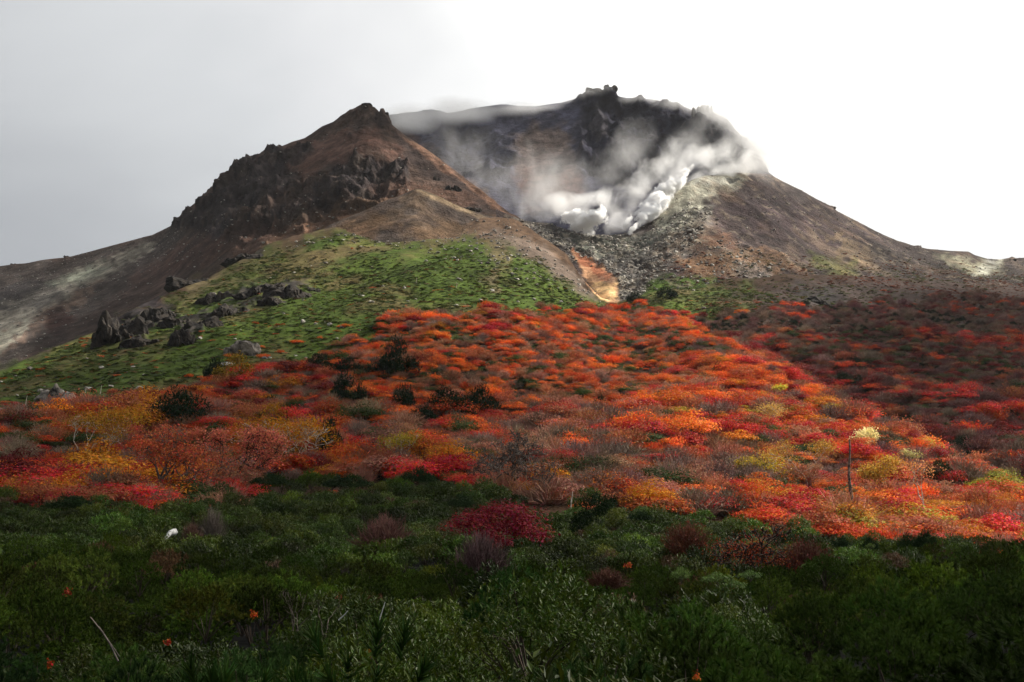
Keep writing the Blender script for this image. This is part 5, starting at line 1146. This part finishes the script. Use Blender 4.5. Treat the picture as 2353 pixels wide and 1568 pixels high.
# ------------------------------------------------------------------ steam and mist
def vapour_mat(name, dens, nscale, lo, hi, stretch=(1, 1, 1), soft=1.6, aniso=0.0, detail=4, push=1.2, rough=.6, step=1.0):
    """white vapour thinning out towards the edge of its puff (unit sphere in object space)"""
    m, nt, o = new_mat(name)
    pv = N(nt, 'ShaderNodeVolumePrincipled'); pv.inputs['Color'].default_value = (1, 1, 1, 1); pv.inputs['Anisotropy'].default_value = aniso
    tc = N(nt, 'ShaderNodeTexCoord'); ge = N(nt, 'ShaderNodeNewGeometry')
    ln = N(nt, 'ShaderNodeVectorMath', operation='LENGTH'); link(nt, tc.outputs['Object'], ln.inputs[0])
    mp = N(nt, 'ShaderNodeMapping'); mp.inputs['Scale'].default_value = stretch; link(nt, ge.outputs['Position'], mp.inputs['Vector'])
    nz = N(nt, 'ShaderNodeTexNoise'); nz.inputs['Scale'].default_value = nscale; nz.inputs['Detail'].default_value = detail; nz.inputs['Roughness'].default_value = rough; nz.inputs['Distortion'].default_value = .5
    link(nt, mp.outputs[0], nz.inputs['Vector'])
    # noise pushes the rim in and out
    a0 = N(nt, 'ShaderNodeMath', operation='MULTIPLY_ADD'); a0.inputs[1].default_value = push; a0.inputs[2].default_value = 1.0 - push*.62; link(nt, nz.outputs['Fac'], a0.inputs[0])
    a = N(nt, 'ShaderNodeMath', operation='SUBTRACT'); link(nt, a0.outputs[0], a.inputs[0]); link(nt, ln.outputs['Value'], a.inputs[1])
    b = N(nt, 'ShaderNodeMath', operation='MULTIPLY'); b.inputs[1].default_value = soft; link(nt, a.outputs[0], b.inputs[0]); b.use_clamp = True
    n2 = N(nt, 'ShaderNodeMapRange'); n2.inputs['From Min'].default_value = lo; n2.inputs['From Max'].default_value = hi; link(nt, nz.outputs['Fac'], n2.inputs['Value'])
    c = N(nt, 'ShaderNodeMath', operation='MULTIPLY'); link(nt, b.outputs[0], c.inputs[0]); link(nt, n2.outputs[0], c.inputs[1])
    d = N(nt, 'ShaderNodeMath', operation='MULTIPLY'); d.inputs[1].default_value = dens; link(nt, c.outputs[0], d.inputs[0])
    link(nt, d.outputs[0], pv.inputs['Density']); link(nt, pv.outputs[0], o.inputs['Volume'])
    try: m.cycles.volume_step_rate = step
    except Exception: pass
    return m
_bm = bmesh.new(); bmesh.ops.create_icosphere(_bm, subdivisions=3, radius=1.0); _ball = bpy.data.meshes.new('puff'); _bm.to_mesh(_ball); _bm.free()
def puffmesh(mat, name):
    me = _ball.copy(); me.name = name; me.materials.append(mat); return me
V_dense = puffmesh(vapour_mat('dense_steam', 2.0, .20, .36, .58, soft=2.4, push=3.2, detail=8, rough=.68, step=.4), 'steam_puff')
V_mid = puffmesh(vapour_mat('drifting_steam', .12, .06, .45, .66, (1.2, 1, 1.2), 2.0, push=1.6, detail=6), 'steam_veil')
V_thin = puffmesh(vapour_mat('thin_steam', .013, .032, .45, .66, (1.3, 1, .9), 1.8, push=1.4, detail=5), 'steam_veil')
V_mist = puffmesh(vapour_mat('summit_mist', .05, .02, .33, .60, (.7, 1, 1.4), 1.8, detail=3), 'mist_bank')
def puff(parent, me, name, u, v, D, w, h, dep, ang=0.0):
    p = place(u, v, D); s = D/F; o = link_ob(name, me, p); o.scale = (w*s/2, dep/2, h*s/2); o.rotation_euler = (0, -math.radians(ang), 0)
    if parent is not None:
        o.parent = parent; o.location = tuple(Vector(p) - parent.location)
    return o
def plume(name, u, v, D, label):
    r = bpy.data.objects.new(name, None); COL.objects.link(r); r.location = tuple(map(float, place(u, v, D))); return tag(r, label, 'steam', kind='stuff')
A = plume('steam_plume', 1345, 535, 497, 'bright white steam boiling out of the crater floor')
rs = RS(81)
for i in range(13):
    t = rs.uniform(); u = 1295 + 85*t + rs.normal()*4; top = 478 + 18*(1 - t)*rs.uniform(); v = rs.uniform(top + 14, 500 + 34*math.sin(3.1*min(1, max(0, t*1.1 - .1)))**2); r = rs.uniform(22, 40)*(.45 + .55*min(1, t*2.2))
    puff(A, V_dense, 'steam_puff', u, v, 484 + rs.uniform(0, 6), r*2.3, r*1.3, 12, rs.uniform(-15, 45))
puff(A, V_dense, 'steam_puff', 1347, 515, 487, 80, 66, 14, 10)
for u, v, w, h, an in [(1345,480,170,80,10), (1400,470,130,90,35), (1290,470,120,60,0)]: puff(A, V_mid, 'steam_veil', u, v, 498, w, h, 26, an)
B = plume('steam_plume', 1450, 530, 503, 'white steam jet drifting up to the right from the crater')
for i in range(20):
    t = rs.uniform()**1.2; u = 1450 + 118*t + rs.normal()*7; v = 528 - 112*t**.85 + rs.normal()*(5 + 9*t); r = (15 + 24*t)*rs.uniform(.7, 1.25)
    puff(B, V_dense if t < .75 or i % 3 == 0 else V_mid, 'steam_puff', u, v, 489 + (530-v)*.3 + rs.uniform(0, 5), r*3.2, r*1.35, 11 + 6*t, rs.uniform(30, 58))
for u, v, w, h, an in [(1440,455,170,90,45), (1500,415,220,90,40), (1570,385,220,90,32), (1650,362,220,90,22), (1720,375,180,70,0), (1425,505,110,70,30), (1600,425,150,56,30), (1660,400,160,44,20), (1545,350,200,80,30), (1530,465,120,46,45), (1500,490,100,40,45), (1600,445,140,36,25)]: puff(B, V_mid, 'steam_veil', u, v, 512 + (530-v)*.42, w, h, 32, an)
C = plume('steam_veil', 1400, 420, 560, 'thin grey steam drifting across the crater wall')
for u, v, w, h, an in [(1300,430,300,200,30), (1440,350,260,120,50), (1590,320,300,110,40), (1180,420,240,220,0), (1080,350,260,190,-10), (1680,330,240,220,-30), (1760,420,260,130,-20), (1250,480,260,110,0)]: puff(C, V_thin, 'steam_veil', u, v, 590 + (480-v)*.25, w, h, 90, an)
G = plume('steam_wisp', 2270, 615, 745, 'small white steam wisp over the far sulphur patch')
for u, v, w, h, an in [(2262,612,46,26,50), (2285,602,44,20,35), (2240,622,40,14,0)]: puff(G, V_mid, 'steam_puff', u, v, 735, w*1.3, h*1.3, 20, an)
Mi = plume('mist_bank', 1500, 200, 760, 'cloud mist lying on the crater rim and the right flank'); Mi['category'] = 'mist'
for u, v, w, h, dep, D, an in [(940,272,160,70,60,712,0), (1050,262,220,60,60,733,0), (1180,258,180,44,50,748,0), (1570,246,220,44,70,730,-8), (1690,285,190,120,80,712,-45), (1640,268,150,60,60,720,-20), (1735,330,150,90,70,698,-60), (1350,225,180,36,50,752,10), (1480,236,180,30,50,745,0), (1760,345,190,120,80,690,-55), (1830,420,200,80,70,640,-30), (1250,252,220,30,40,752,0), (1960,490,180,50,60,680,-28)]:
    puff(Mi, V_mist, 'mist_puff', u, v, D, w, h, dep, an)

# ------------------------------------------------------------------ unseen clouds added to shade thicket, cone and valley but spare the spur
def cloud(x, y, z, rx, ry, k, seed, label, h=52, thin=False):
    """shades a patch rx by ry metres about the ground point (x, y, z)"""
    bm = bmesh.new(); bmesh.ops.create_icosphere(bm, subdivisions=5, radius=1.0); V = np.array([v.co[:] for v in bm.verts])
    Rr = 1 + .30*fbm(V[:, 0]*1.6 + seed, V[:, 1]*1.6, V[:, 2]*1.6, 5); V = V*Rr[:, None]*[rx, ry, h]; V[:, 2] = np.where(V[:, 2] < 0, V[:, 2]*.35, V[:, 2])
    for v, c in zip(bm.verts, V): v.co = c
    for f in bm.faces: f.smooth = True
    me = bpy.data.meshes.new('cloud'); bm.to_mesh(me); bm.free(); me.materials.append(M_cloud_thin if thin else M_cloud)
    return tag(link_ob('cloud', me, np.array([x, y, z]) + SUNV*k), label, kind='stuff')
def cloud_mat(thin):
    m, nt, o = new_mat('cloud')
    b1 = N(nt, 'ShaderNodeBsdfDiffuse'); b1.inputs['Color'].default_value = (.93, .93, .94, 1); b2 = N(nt, 'ShaderNodeBsdfTranslucent'); b2.inputs['Color'].default_value = (.93, .93, .94, 1)
    ms = N(nt, 'ShaderNodeMixShader'); ms.inputs[0].default_value = .5; link(nt, b1.outputs[0], ms.inputs[1]); link(nt, b2.outputs[0], ms.inputs[2])
    mt = N(nt, 'ShaderNodeMixShader'); mt.inputs[0].default_value = thin; tb = N(nt, 'ShaderNodeBsdfTransparent')       # thin enough for a faint sun
    link(nt, ms.outputs[0], mt.inputs[1]); link(nt, tb.outputs[0], mt.inputs[2]); link(nt, mt.outputs[0], o.inputs['Surface']); return m
M_cloud, M_cloud_thin = cloud_mat(.45), cloud_mat(.66)      # light passes two faces
cloud(20, 20, -2, 190, 78, 640, 1, 'unseen cloud added to shade the near thicket', thin=True)
cloud(-125, 150, 10, 125, 80, 640, 2, 'unseen cloud added to shade the left foot of the slope')
cloud(225, 335, 60, 110, 105, 640, 3, 'unseen cloud added to shade the right-hand valley')
cloud(-60, 112, 0, 70, 26, 640, 6, 'small unseen cloud added to shade the left edge of the scrub')
cloud(-250, 620, 150, 165, 170, 760, 4, 'unseen cloud added to shade the lava cone')
label_all()
# ------------------------------------------------------------------ thin damp air over the whole slope
def haze_box(x0, x1, y0, y1, z0, z1, dens):
    c = [(x, y, z) for x in (x0, x1) for y in (y0, y1) for z in (z0, z1)]
    me = bpy.data.meshes.new('haze'); me.from_pydata(c, [], [(0,1,3,2),(4,6,7,5),(0,4,5,1),(2,3,7,6),(0,2,6,4),(1,5,7,3)]); me.update()
    m, nt, o = new_mat('haze'); pv = N(nt, 'ShaderNodeVolumePrincipled'); pv.inputs['Color'].default_value = (.93, .95, 1, 1); pv.inputs['Density'].default_value = dens
    link(nt, pv.outputs[0], o.inputs['Volume']); me.materials.append(m); return tag(link_ob('haze', me), 'thin pale haze in the air over the slope', kind='stuff')
haze_box(-1200, 1200, -200, 1400, -160, 480, .00004)
